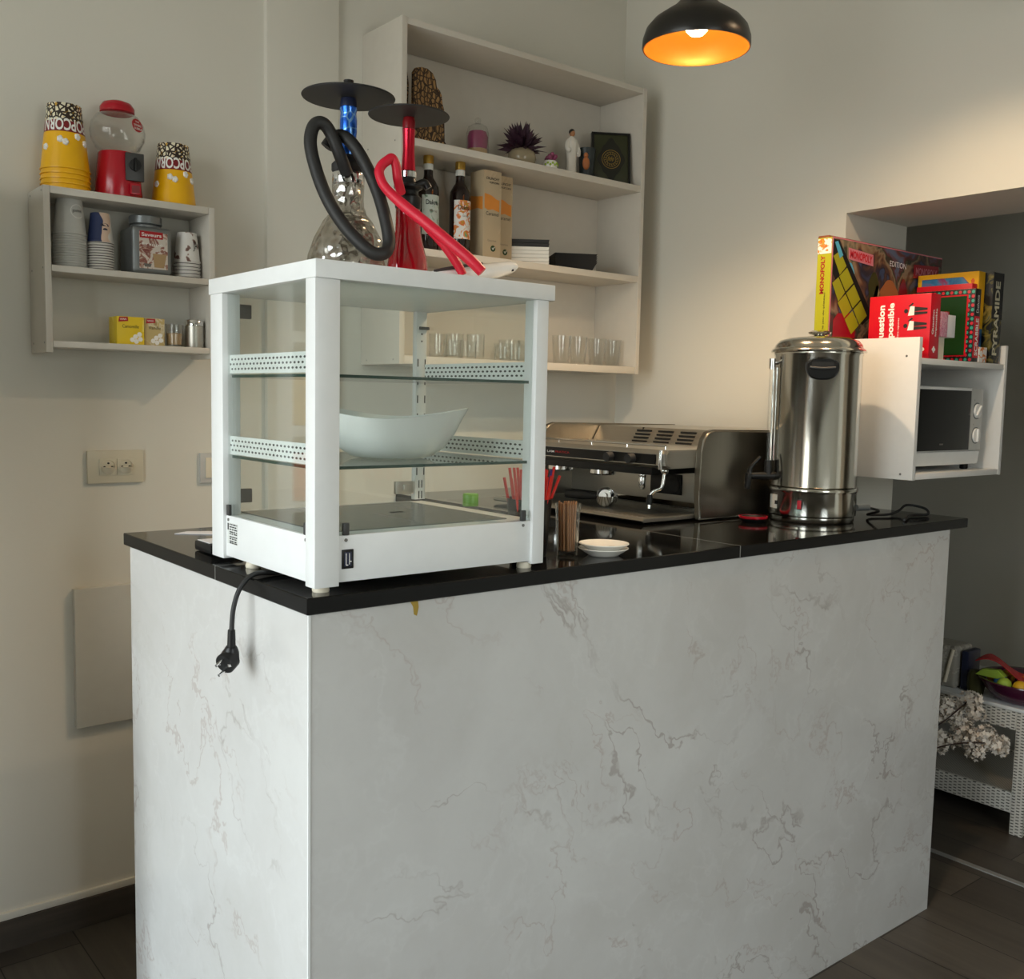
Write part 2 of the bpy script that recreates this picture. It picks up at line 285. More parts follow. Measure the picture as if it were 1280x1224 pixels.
# ------------------------------------------------------------------ mesh builder
class MB:
    """collects shapes in world coordinates; o is the origin that is subtracted"""
    def __init__(s, o=(0, 0, 0)):
        s.o = Vector(o); s.bm = bmesh.new(); s.mi = 0; s.xf = None
    def v(s, p):
        p = Vector(p)
        if s.xf is not None: p = s.xf @ p
        return s.bm.verts.new(p - s.o)
    def face(s, vs):
        try:
            f = s.bm.faces.new(vs); f.material_index = s.mi; return f
        except ValueError: return None
    def box(s, x0, x1, y0, y1, z0, z1, bev=0.0, seg=2):
        vs = [s.v((x, y, z)) for z in (z0, z1) for y in (y0, y1) for x in (x0, x1)]
        fs = [s.face([vs[i] for i in q]) for q in ((0, 2, 3, 1), (4, 5, 7, 6), (0, 1, 5, 4), (2, 6, 7, 3), (0, 4, 6, 2), (1, 3, 7, 5))]
        if bev > 0:
            es = list({e for f in fs for e in f.edges})
            bmesh.ops.bevel(s.bm, geom=es, offset=bev, segments=seg, affect='EDGES', profile=.6, material=s.mi)
        return s
    def lathe(s, prof, c=(0, 0, 0), n=40, axis='Z', cap=True, sx=1.0, sy=1.0, wob=None):
        c = Vector(c); rings = []
        for (r, z) in prof:
            ring = []
            for i in range(n):
                a = 2*PI*i/n; rr = r if wob is None else r*wob(a, z)
                p = Vector((rr*math.cos(a)*sx, rr*math.sin(a)*sy, z))
                if axis == 'X': p = Vector((p.z, p.x, p.y))
                elif axis == 'Y': p = Vector((p.x, -p.z, p.y)) if False else Vector((p.y, p.z, p.x))
                ring.append(s.v(c+p))
            rings.append(ring)
        for a, b in zip(rings, rings[1:]):
            for i in range(n): s.face((a[i], a[(i+1) % n], b[(i+1) % n], b[i]))
        if cap:
            if prof[0][0] > 1e-6: s.face(list(reversed(rings[0])))
            if prof[-1][0] > 1e-6: s.face(rings[-1])
        return s
    def cyl(s, p0, p1, r0, r1=None, n=20, cap=True):
        r1 = r0 if r1 is None else r1
        return s.tube([p0, p1], [r0, r1], n, cap, smooth=0)
    def tube(s, pts, r, n=12, cap=True, smooth=6):
        pts = [Vector(p) for p in pts]
        rs = list(r) if isinstance(r, (list, tuple)) else [r]*len(pts)
        if smooth and len(pts) > 2:
            q, qr = [], []
            for i in range(len(pts)-1):
                p0 = pts[max(0, i-1)]; p1 = pts[i]; p2 = pts[i+1]; p3 = pts[min(len(pts)-1, i+2)]
                for k in range(smooth):
                    t = k/smooth
                    q.append(.5*((2*p1)+(p2-p0)*t+(2*p0-5*p1+4*p2-p3)*t*t+(3*p1-p0-3*p2+p3)*t**3)); qr.append(rs[i]*(1-t)+rs[i+1]*t)
            q.append(pts[-1]); qr.append(rs[-1]); pts, rs = q, qr
        rings = []; prev = None
        for i, p in enumerate(pts):
            d = (pts[min(i+1, len(pts)-1)]-pts[max(i-1, 0)])
            if d.length < 1e-9: d = Vector((0, 0, 1))
            d.normalize()
            if prev is None:
                u = d.orthogonal().normalized()
            else:
                u = prev-d*prev.dot(d)
                u = u.normalized() if u.length > 1e-6 else d.orthogonal().normalized()
            prev = u; w = d.cross(u)
            rings.append([s.v(p+(u*math.cos(2*PI*k/n)+w*math.sin(2*PI*k/n))*rs[i]) for k in range(n)])
        for a, b in zip(rings, rings[1:]):
            for i in range(n): s.face((a[i], a[(i+1) % n], b[(i+1) % n], b[i]))
        if cap: s.face(list(reversed(rings[0]))); s.face(rings[-1])
        return s
    def prism(s, poly, fn, bev=0.0, seg=2):
        """poly: list of 2D points; fn(u, v, k) -> world point for k = 0 / 1"""
        a = [s.v(fn(u, w, 0)) for u, w in poly]; b = [s.v(fn(u, w, 1)) for u, w in poly]
        fs = [s.face(list(reversed(a))), s.face(b)]
        n = len(poly)
        for i in range(n): fs.append(s.face((a[i], a[(i+1) % n], b[(i+1) % n], b[i])))
        if bev > 0:
            es = [e for e in set(e for f in fs[:2] for e in f.edges)]
            bmesh.ops.bevel(s.bm, geom=es, offset=bev, segments=seg, affect='EDGES', material=s.mi)
        return s
    def sphere(s, c, r, nu=16, nv=10, sc=(1, 1, 1)):
        c = Vector(c)
        prof = [(math.sin(PI*i/nv), -math.cos(PI*i/nv)) for i in range(nv+1)]
        rings = []
        for q, z in prof:
            if q < 1e-6: rings.append([s.v(c+Vector((0, 0, z*r*sc[2])))])
            else: rings.append([s.v(c+Vector((q*r*math.cos(2*PI*k/nu)*sc[0], q*r*math.sin(2*PI*k/nu)*sc[1], z*r*sc[2]))) for k in range(nu)])
        for a, b in zip(rings, rings[1:]):
            if len(a) == 1:
                for i in range(nu): s.face((a[0], b[(i+1) % nu], b[i]))
            elif len(b) == 1:
                for i in range(nu): s.face((a[i], a[(i+1) % nu], b[0]))
            else:
                for i in range(nu): s.face((a[i], a[(i+1) % nu], b[(i+1) % nu], b[i]))
        return s
    def mesh(s, name, mats, ang=38):
        bmesh.ops.recalc_face_normals(s.bm, faces=s.bm.faces[:])
        me = bpy.data.meshes.new(name); s.bm.to_mesh(me); s.bm.free()
        for m in (mats if isinstance(mats, (list, tuple)) else [mats]): me.materials.append(m)
        for p in me.polygons: p.use_smooth = True
        me.set_sharp_from_angle(angle=math.radians(ang))
        return me
    def build(s, name, mats, parent=None, label=None, loc=None, ang=38):
        o = bpy.data.objects.new(name, s.mesh(name, mats, ang)); COL.objects.link(o)
        if parent is not None: o.parent = parent
        elif loc is None: o.location = s.o
        if loc is not None: o.location = loc
        if label: o['label'] = label
        return o

def thing(name, label, cat, loc=(0, 0, 0), rot=(0, 0, 0), group=None):
    o = bpy.data.objects.new(name, None); COL.objects.link(o)
    o.empty_display_size = .02; o.location = loc; o.rotation_euler = rot
    o['label'] = label; o['category'] = cat
    if group: o['group'] = group
    return o
def tag(o, label, cat, group=None):
    o['label'] = label; o['category'] = cat
    if group: o['group'] = group
    return o
def struct(o): o['kind'] = 'structure'; return o
def dup(root, loc=None, label=None, rotz=None, group=None):
    r = root.copy(); COL.objects.link(r)
    if loc is not None: r.location = loc
    if rotz is not None: r.rotation_euler = (r.rotation_euler[0], r.rotation_euler[1], rotz)
    if label: r['label'] = label
    if group: r['group'] = group
    for ch in list(root.children):
        c = ch.copy(); COL.objects.link(c); c.parent = r
        for g in list(ch.children):
            d = g.copy(); COL.objects.link(d); d.parent = c
    return r
TEXTS = {}
def text_mesh(s, w=None, h=None, bold=0.0, spacing=1.0):
    cu = bpy.data.curves.new('lettering', 'FONT'); cu.body = s; cu.align_x = 'CENTER'; cu.align_y = 'CENTER'; cu.size = 1.0; cu.resolution_u = 3; cu.offset = bold; cu.space_character = spacing
    ob = bpy.data.objects.new('lettering', cu); COL.objects.link(ob)
    me = bpy.data.meshes.new_from_object(ob)
    bpy.data.objects.remove(ob); bpy.data.curves.remove(cu)
    xs = [v.co.x for v in me.vertices]; ys = [v.co.y for v in me.vertices]
    cx = (min(xs)+max(xs))/2; cy = (min(ys)+max(ys))/2
    sx = sy = None
    if w: sx = w/(max(xs)-min(xs))
    if h: sy = h/(max(ys)-min(ys))
    if sx is None: sx = sy
    if sy is None: sy = sx
    for v in me.vertices: v.co = Vector(((v.co.x-cx)*sx, (v.co.y-cy)*sy, 0))
    me.materials.clear()
    return me
def text(s, mat, parent, origin, X, Y, w=None, h=None, bold=0.0, bend=None, rel=(0, 0, 0), name='lettering', lift=.0004, spacing=1.0):
    """flat lettering at origin (world), X right, Y up; bend = fn(x, y) -> world point for curved walls"""
    me = text_mesh(s, w, h, bold, spacing)
    bm = bmesh.new(); bm.from_mesh(me)
    if bend: bmesh.ops.subdivide_edges(bm, edges=bm.edges[:], cuts=1, use_grid_fill=False)
    X = Vector(X).normalized(); Y = Vector(Y).normalized(); N = X.cross(Y); O = Vector(origin)
    for v in bm.verts:
        p = Vector(bend(v.co.x, v.co.y)) if bend else O+X*v.co.x+Y*v.co.y+N*lift
        v.co = p-Vector(rel)
    # a hair of thickness
    bm.normal_update()
    bm.to_mesh(me); bm.free()
    me.materials.append(mat)
    o = bpy.data.objects.new(name, me); COL.objects.link(o); o.parent = parent
    return o
def cylbend(c, R, a0, z0, off=.0006, flip=1, taper=0.0):
    """wraps lettering round a vertical cylinder, x runs left to right for a viewer outside"""
    def f(x, y):
        r = R+taper*(flip*y)+off; a = a0+flip*x/R
        return (c[0]+r*math.cos(a), c[1]+r*math.sin(a), z0+flip*y)
    return f

# ------------------------------------------------------------------ room shell
YW = 1.335; XR = 1.972; XR2 = 2.312; OY = .385; OZ = 2.0; HC = 2.9; XL = -2.5; YF = -3.3; XF = 3.25; YB2 = 2.6
def room():
    m = MB(); m.box(XL-.2, XF+.2, YF-.2, YB2+.2, -.1, 0); struct(m.build('floor', M['floor']))
    m = MB(); m.box(XL-.2, XF+.2, YF-.2, YB2+.2, HC, HC+.1); struct(m.build('ceiling', M['ceiling_paint']))
    m = MB(); m.box(XL, XR, YW, YW+.12, 0, HC); struct(m.build('wall_back', M['wall']))
    m = MB(); m.box(XR, XR2, OY, YB2, 0, HC); m.box(XR, XR2, -1.05, OY, OZ, HC); m.box(XR, XR2, YF, -1.05, 0, HC); struct(m.build('wall_right', M['wall']))
    m = MB(); m.box(XF, XF+.12, YF, YB2, 0, HC); struct(m.build('wall_far', M['wall']))
    m = MB(); m.box(XR2, XF, YB2, YB2+.12, 0, HC); struct(m.build('wall_beyond', M['wall']))
    # left wall with a shop window, front wall with another
    m = MB()
    a, b, z0, z1 = WIN_L
    m.box(XL-.15, XL, YF, a, 0, HC); m.box(XL-.15, XL, b, YW+.12, 0, HC); m.box(XL-.15, XL, a, b, 0, z0); m.box(XL-.15, XL, a, b, z1, HC); struct(m.build('wall_left', M['wall']))
    w = struct(bpy.data.objects.new('window_1', None)); COL.objects.link(w); w.location = (XL, (a+b)/2, z0)
    m = MB(w.location); t = .05
    for y in (a+t/2, a+(b-a)*.36, a+(b-a)*.68, b-t/2): m.box(XL-.09, XL-.03, y-t/2, y+t/2, z0, z1)
    for z in (z0+t/2, z0+(z1-z0)*.74, z1-t/2): m.box(XL-.09, XL-.03, a, b, z-t/2, z+t/2)
    struct(m.build('window_frame', M['dark_grey_plastic'], w))
    m = MB(w.location); m.box(XL-.062, XL-.058, a, b, z0, z1); struct(m.build('window_pane', M['street_glass'], w))
    m = MB()
    a, b, z0, z1 = WIN_F
    m.box(XL-.15, a, YF-.15, YF, 0, HC); m.box(b, XF+.12, YF-.15, YF, 0, HC); m.box(a, b, YF-.15, YF, 0, z0); m.box(a, b, YF-.15, YF, z1, HC); struct(m.build('wall_front', M['wall']))
    w = struct(bpy.data.objects.new('window_2', None)); COL.objects.link(w); w.location = ((a+b)/2, YF, z0)
    m = MB(w.location)
    for x in (a+t/2, a+(b-a)*.5, b-t/2): m.box(x-t/2, x+t/2, YF-.09, YF-.03, z0, z1)
    for z in (z0+t/2, z0+(z1-z0)*.78, z1-t/2): m.box(a, b, YF-.09, YF-.03, z-t/2, z+t/2)
    struct(m.build('window_frame', M['dark_grey_plastic'], w))
    m = MB(w.location); m.box(a, b, YF-.062, YF-.058, z0, z1); struct(m.build('window_pane', M['street_glass'], w))
    # pilaster, skirting, threshold
    m = MB(); m.box(.556, .783, YW-.018, YW+.01, 0, HC, .004); struct(m.build('trim_1', M['wall']))
    m = MB(); m.box(XL, .556, YW-.013, YW+.002, 0, .078); struct(m.build('baseboard_back', M['skirting']))
    m = MB(); m.box(XL, .556, YW-.009, YW+.002, .0785, .098, .003); struct(m.build('trim_2', M['wall']))
    m = MB(); m.box(XR2+.004, XR2+.024, -2.0, .75, 0, .004); struct(m.build('trim_3', M['trim_grey']))
    m = MB(); m.box(XF-.012, XF, YF, YB2, 0, .075); struct(m.build('baseboard_far', M['skirting']))
WIN_L = (-1.45, .80, .25, 2.65)
WIN_F = (-.35, .75, 1.0, 2.4)
room()

def portal(name, loc, rot, sx, sy):
    l = bpy.data.lights.new(name, 'AREA'); l.shape = 'RECTANGLE'; l.size = sx; l.size_y = sy; l.cycles.is_portal = True
    o = bpy.data.objects.new(name, l); COL.objects.link(o); o.location = loc; o.rotation_euler = rot
portal('window_daylight', (XL-.16, (WIN_L[0]+WIN_L[1])/2, (WIN_L[2]+WIN_L[3])/2), (0, -PI/2, 0), WIN_L[3]-WIN_L[2], WIN_L[1]-WIN_L[0])
portal('front_window_daylight', ((WIN_F[0]+WIN_F[1])/2, YF-.16, (WIN_F[2]+WIN_F[3])/2), (PI/2, 0, 0), WIN_F[1]-WIN_F[0], WIN_F[3]-WIN_F[2])

# ------------------------------------------------------------------ daylight and camera
wd = bpy.data.worlds.new('World'); S.world = wd; wd.use_nodes = True
nt = wd.node_tree; nt.nodes.clear()
wo = nt.nodes.new('ShaderNodeOutputWorld'); bg = nt.nodes.new('ShaderNodeBackground'); tc = nt.nodes.new('ShaderNodeTexCoord'); sp = nt.nodes.new('ShaderNodeSeparateXYZ'); rp = nt.nodes.new('ShaderNodeValToRGB')
nt.links.new(tc.outputs['Generated'], sp.inputs[0])
mr = nt.nodes.new('ShaderNodeMapRange'); mr.inputs[1].default_value = -1; mr.inputs[2].default_value = 1; nt.links.new(sp.outputs[2], mr.inputs[0]); nt.links.new(mr.outputs[0], rp.inputs[0])
e = rp.color_ramp.elements
e[0].position = 0.0; e[0].color = (.20, .19, .17, 1); e[1].position = 1.0; e[1].color = (.80, .91, 1.0, 1)
for p, c in ((.485, (.42, .41, .39, 1)), (.50, (.46, .46, .44, 1)), (.55, (.55, .57, .55, 1)), (.60, (.90, .95, .99, 1))):
    k = e.new(p); k.color = c
nt.links.new(rp.outputs[0], bg.inputs[0]); bg.inputs[1].default_value = 12.6; nt.links.new(bg.outputs[0], wo.inputs[0])

cam = bpy.data.cameras.new('camera'); co = bpy.data.objects.new('camera', cam); COL.objects.link(co); S.camera = co
yaw, pitch, roll, foc = .6812, .0915, .0202, 1244.63
fw = Vector((math.sin(yaw)*math.cos(pitch), math.cos(yaw)*math.cos(pitch), -math.sin(pitch))); r0 = Vector((math.cos(yaw), -math.sin(yaw), 0)); u0 = r0.cross(fw)
rt = r0*math.cos(roll)+u0*math.sin(roll); up = u0*math.cos(roll)-r0*math.sin(roll)
co.matrix_world = Matrix(((rt.x, up.x, -fw.x, -.6999), (rt.y, up.y, -fw.y, -1.3536), (rt.z, up.z, -fw.z, 1.4302), (0, 0, 0, 1)))
cam.sensor_fit = 'HORIZONTAL'; cam.sensor_width = 36; cam.lens = 36*foc/1280; cam.clip_start = .02
S.view_settings.view_transform = 'Standard'; S.view_settings.look = 'None'; S.view_settings.gamma = 1; S.view_settings.use_curve_mapping = False
S.view_settings.exposure = -0.1
S.cycles.transparent_max_bounces = 40; S.cycles.max_bounces = 14; S.cycles.glossy_bounces = 6

# ------------------------------------------------------------------ bar counter and worktop
HT = 1.12; TT = .0265; ZB = HT-TT
def counter():
    c = thing('bar_counter', 'tall bar counter clad in grey-veined marble panels', 'counter', (1.0, .4, 0)); L = c.location
    MB(L).box(.0082, 1.96, .004, .022, 0, ZB-.001).build('front_panel', M['marble'], c)
    MB(L).box(.0047, .0079, .0055, .826, 0, ZB-.001).build('end_panel', M['marble'], c, 'brighter glossy marble end panel')
    MB(L).box(.0042, .0081, .0026, .0053, 0, ZB-.001).build('corner_trim', M['white_metal'], c, 'thin white corner strip')
    for b in ((1.942, 1.96, .024, .38), (.024, .70, .808, .826), (.701, .719, .44, .826), (.72, 1.028, .40, .418), (1.03, 1.048, .42, 1.33)): MB(L).box(*b, 0, ZB-.001).build('carcass_panel', M['white_laminate'], c, 'plain white panel')
    m = MB(L); m.prism([(.190, 1.0926), (.205, 1.0926), (.2065, 1.082), (.203, 1.068), (.197, 1.071), (.1955, 1.084)], lambda u, v, k: (u, .0039-.0004*k, v)); m.build('stain', P('ochre_stain', 'a68a35', .4), c, 'small ochre stain under the worktop edge')
    w = MB()
    poly = [(0, 0), (2.05, 0), (2.05, .380), (1.968, .380), (1.968, 1.33), (1.0, 1.33), (1.0, .45), (.75, .45), (.75, .854), (0, .854)]
    w.prism(poly, lambda u, v, k: (u, v, ZB if k == 0 else HT), .0015, 1)
    for f in w.bm.faces:
        f.normal_update()
        if abs(f.normal.z) < .3: f.material_index = 1
    o = w.build('worktop', [M['stone'], M['black_edge']], loc=(0, 0, 0)); tag(o, 'black polished worktop on top of the marble counter', 'worktop')
    j = MB(); j.prism([(-.0004, ZB+.001), (-.0004, HT+.0003), (.06, HT+.0003), (.06, HT-.0006), (.0006, HT-.0006), (.0006, ZB+.001)], lambda u, v, k: (u, .3497+.0016*k, v)); j.build('joint', M['trim_grey'], o, 'pale joint line between worktop pieces')
    j = MB(); j.prism([(-.0004, ZB+.001), (-.0004, HT+.0002), (.33, HT+.0002), (.33, HT-.0006), (.0006, HT-.0006), (.0006, ZB+.001)], lambda u, v, k: (1.0397+.0016*k, u, v)) if True else j.box(1.0395, 1.0415, -.0004, .0006, ZB+.001, HT)
    j.build('joint', M['trim_grey'], o, 'pale joint line between worktop pieces')
counter()

# ------------------------------------------------------------------ glass display case
def case():
    X0, X1, Y0, Y1 = .023, .490, .019, .420; ZA, ZC = HT+.011, 1.606
    c = thing('display_case', 'white framed glass countertop display case with two glass shelves', 'display case', (.255, .216, HT)); L = c.location
    W = M['white_metal']
    MB(L).box(X0-.001, X1+.012, Y0-.003, Y1+.006, ZC, 1.634, .002).build('top_cover', W, c)
    for (a, b, p, q) in ((X0, X0+.043, Y0, Y0+.031), (X1-.027, X1, Y0, Y0+.034), (X0, X0+.034, Y1-.052, Y1)):
        MB(L).box(a, b, p, q, ZA-.002, ZC, .0015).build('corner_post', W, c)
    post = MB(L).box(X1-.028, X1-.002, Y1-.014, Y1, 1.212, ZC, .001).build('corner_post', W, c, 'slotted back corner post')
    for z in (1.545, 1.56): MB(L).cyl((X1-.015, Y1-.0145, z), (X1-.015, Y1-.013, z), .0018, n=10).build('screw_hole', M['hole_black'], post)
    for dxs, zs, hw, hh in (((-.024, -.006), (1.50, 1.462, 1.424, 1.386, 1.348, 1.31, 1.272), .0012, .008), ((-.018, -.011), (1.245, 1.222), .0011, .008)):
        for z in zs:
            for dx in dxs: MB(L).box(X1+dx-hw, X1+dx+hw, Y1-.0145, Y1-.0135, z-hh, z+hh).build('slot', M['hole_black'], post)
    # base box
    m = MB(L); m.box(X0+.006, X1-.006, Y0+.006, Y1-.006, ZA+.003, 1.2085, .001); base = m.build('base_box', W, c)
    m = MB(L); m.box(X0+.045, X1-.052, Y0+.045, Y1-.03, 1.2085, 1.2105); m.build('base_tray', M['tray_steel'], c, 'brushed steel floor tray')
    m = MB(L); m.box(.30, .325, .235, .247, 1.2102, 1.2112, .0004); m.build('tray_slot', M['hole_black'], c)
    # glass
    G = M['pane_glass']
    MB(L).box(X0+.044, X1-.028, Y0+.010, Y0+.013, 1.2095, ZC).build('front_glass', G, c, 'clear front glass')
    MB(L).box(X0+.010, X0+.013, Y0+.032, Y1-.053, 1.2095, ZC).build('side_glass', G, c, 'clear side glass')
    MB(L).box(X1-.006, X1-.003, Y0+.035, Y1-.016, 1.2095, ZC).build('side_glass', G, c, 'clear side glass')
    MB(L).box(X0+.036, X1-.031, Y1-.010, Y1-.007, 1.2095, ZC).build('rear_glass_door', G, c, 'clear rear glass door')
    # glass shelves with dark green edges
    for z in (1.312, 1.457):
        m = MB(L); m.box(X0+.018, X1-.012, Y0+.02, Y1-.02, z, z+.005)
        m.bm.faces.ensure_lookup_table()
        for f in m.bm.faces:
            f.normal_update()
            f.material_index = 0 if abs(f.normal.z) > .5 else 1
        m.build('glass_shelf', [M['shelf_glass'], M['glass_edge']], c)
        for x in (X0+.0145, X1-.0105):
            cz = z+.0235
            r = MB((x, (Y0+Y1)/2, cz)); r.box(x, x+.0025, Y0+.036, Y1-.02, cz-.0165, cz+.0165)
            o = r.build('shelf_rail', M['perforated'], c); o.location = Vector((x, (Y0+Y1)/2, cz))-L
            o['label'] = 'white perforated shelf rail'
        q = MB(L); q.cyl((X1-.020, Y0+.03, z+.004), (X1-.020, Y0+.03, z+.016), .004, n=12); q.build('shelf_stop', M['clear_plastic'], c)
    # glass clips, screws
    for (x, y, ax) in ((X0+.058, Y0+.006, 'f'), (X1-.045, Y0+.006, 'f'), (X0+.006, Y0+.040, 's'), (X0+.006, Y1-.062, 's')):
        m = MB(L)
        if ax == 'f': m.box(x-.0055, x+.0055, y-.0025, y+.004, 1.2085, 1.2285, .002)
        else: m.box(x-.0025, x+.004, y-.0055, y+.0055, 1.2085, 1.2285, .002)
        m.build('glass_clip', M['dark_grey_plastic'], c)
        m = MB(L)
        if ax == 'f': m.cyl((x, y-.0015, 1.201), (x, y+.0003, 1.201), .0028, n=12)
        else: m.cyl((x-.0015, y, 1.201), (x+.0003, y, 1.201), .0028, n=12)
        m.build('screw', M['screw_steel'], c)
    # rear door hinges
    for z in (1.225, 1.566):
        m = MB(L); m.box(X0+.028, X0+.072, Y1-.018, Y1-.010, z, z+.026, .002); m.build('hinge', M['dark_grey_plastic'], c)
    m = MB(L); m.box(X1-.078, X1-.034, Y1-.018, Y1-.010, 1.226, 1.252, .001); m.box(X1-.06, X1-.044, Y1-.021, Y1-.010, 1.234, 1.246, .001); m.build('hinge', M['steel'], c, 'steel hinge')
    m = MB(L); m.box(X1-.022, X1+.0, Y1-.02, Y1-.008, 1.569, 1.575); m.build('hinge', M['dark_grey_plastic'], c)
    # switch
    m = MB(L); m.box(.0735, .0945, Y0+.0045, Y0+.0065, 1.155, 1.186, .0008); sw = m.build('rocker_switch', M['black_plastic'], c)
    m = MB(L); m.box(.0775, .0905, Y0+.003, Y0+.005, 1.159, 1.182, .001); m.build('switch_key', M['navy'], sw)
    m = MB(L)
    m.box(.0795, .0805, Y0+.0024, Y0+.0032, 1.161, 1.180); m.box(.0805, .0835, Y0+.0024, Y0+.0032, 1.1605, 1.1620); m.box(.0855, .0895, Y0+.0024, Y0+.0032, 1.166, 1.1675); m.box(.0855, .0865, Y0+.0024, Y0+.0032, 1.162, 1.180)
    m.build('switch_mark', M['ink_white'], sw)
    # rating label on the side
    lx = X0+.0054; m = MB(L); m.box(lx, lx+.0006, .318, .362, 1.158, 1.196); lab = m.build('rating_label', M['paper_label'], c)
    m = MB(L); rr = random.Random(3)
    m.box(lx-.0004, lx, .356, .361, 1.183, 1.195)
    for i, z in enumerate([1.1935, 1.189, 1.1845, 1.180, 1.1765, 1.171, 1.1675, 1.163, 1.160]):
        y = .352
        while y > .322:
            d = rr.uniform(.003, .009); m.box(lx-.0004, lx, max(y-d, .320), y, z-.0011, z+.0011); y -= d+rr.uniform(.001, .004)
    m.build('label_print', M['ink_black'], lab)
    # round sticker on the front glass
    m = MB(L); yy = Y0+.0095; cx, cz, R = .093, 1.578, .008
    for k in range(28):
        a = 2*PI*k/28; b = 2*PI*(k+1)/28
        f = [m.v((cx+q*math.cos(t), yy, cz+q*math.sin(t))) for q, t in ((R, a), (R, b), (R-.0012, b), (R-.0012, a))]; m.face(f)
    m.build('round_sticker', M['clear_plastic'], c, 'faint round sticker')
    # feet
    for x, y in ((.045, .040), (.463, .042), (.05, .30), (.463, .39)):
        m = MB(L); m.lathe([(.013, HT), (.014, HT+.003), (.012, ZA)], (x, y, 0), 20); m.build('foot', M['ivory'], c)
    # mains lead and plug hanging over the counter end
    p = [(.16, .19, HT+.012), (.10, .205, HT+.005), (.045, .207, HT+.005), (.008, .205, HT+.006), (-.016, .203, HT-.012), (-.030, .201, HT-.045), (-.034, .201, HT-.085)]
    MB(L).tube(p, .0042, 12).build('power_cord', M['black_silicone'], c)
    pl = MB(L); A = Vector((-.034, .201, HT-.083))
    pl.tube([A, A+Vector((0, .001, -.030))], [.0062, .0072], 14, smooth=0)
    pl.tube([A+Vector((0, .001, -.028)), A+Vector((0, .003, -.038)), A+Vector((-.001, .006, -.048)), A+Vector((-.004, .006, -.062))], [.0085, .0135, .0165, .0125], 18, smooth=4)
    D = Vector((-.80, -.42, -.34)).normalized(); F = A+Vector((-.002, .002, -.050))
    pl.tube([F-D*.004, F+D*.014, F+D*.0155], [.0165, .0178, .0168], 24, smooth=0)
    plug = pl.build('mains_plug', M['black_plastic'], c)
    pn = MB(L); sd = D.cross(Vector((0, 0, 1))).normalized(); Uv = sd.cross(D)
    for k in (-1, 1): pn.tube([F+D*.015+Uv*.0095*k, F+D*.034+Uv*.0095*k], .0024, 10, smooth=0)
    pn.build('plug_pin', M['chrome'], plug)
    pe = MB(L)
    for k in (-1, 1): pe.box(*[v for ax in range(3) for v in ((F+D*.0158+sd*.011*k)[ax]-.0022, (F+D*.0158+sd*.011*k)[ax]+.0022)])
    pe.build('earth_contact', M['chrome'], plug)
case()

# bowl on the lower glass shelf
def bowl():
    o = thing('serving_bowl', 'white wavy rimmed serving bowl on the lower glass shelf of the case', 'bowl', (.275, .205, 1.3175)); L = o.location
    wob = lambda a, z: 1+(.05*math.cos(2*a+.6))*min(1, z/.07)
    prof = [(.001, .0), (.055, .0), (.075, .004), (.098, .020), (.114, .044), (.124, .066), (.134, .083), (.1315, .084), (.120, .064), (.110, .044), (.094, .023), (.072, .008), (.001, .005)]
    m = MB(); n = 64; rings = []
    for r, z in prof:
        ring = []
        for i in range(n):
            a = 2*PI*i/n; k = z/.084
            rr = r*(1+.07*k*math.cos(2*(a+.66))); zz = z+.010*k*k*math.cos(2*(a+.66))
            ring.append(m.v((rr*math.cos(a), rr*math.sin(a), zz)))
        rings.append(ring)
    for a, b in zip(rings, rings[1:]):
        for i in range(n): m.face((a[i], a[(i+1) % n], b[(i+1) % n], b[i]))
    m.build('bowl_body', M['white_gloss'], o, ang=60)
bowl()

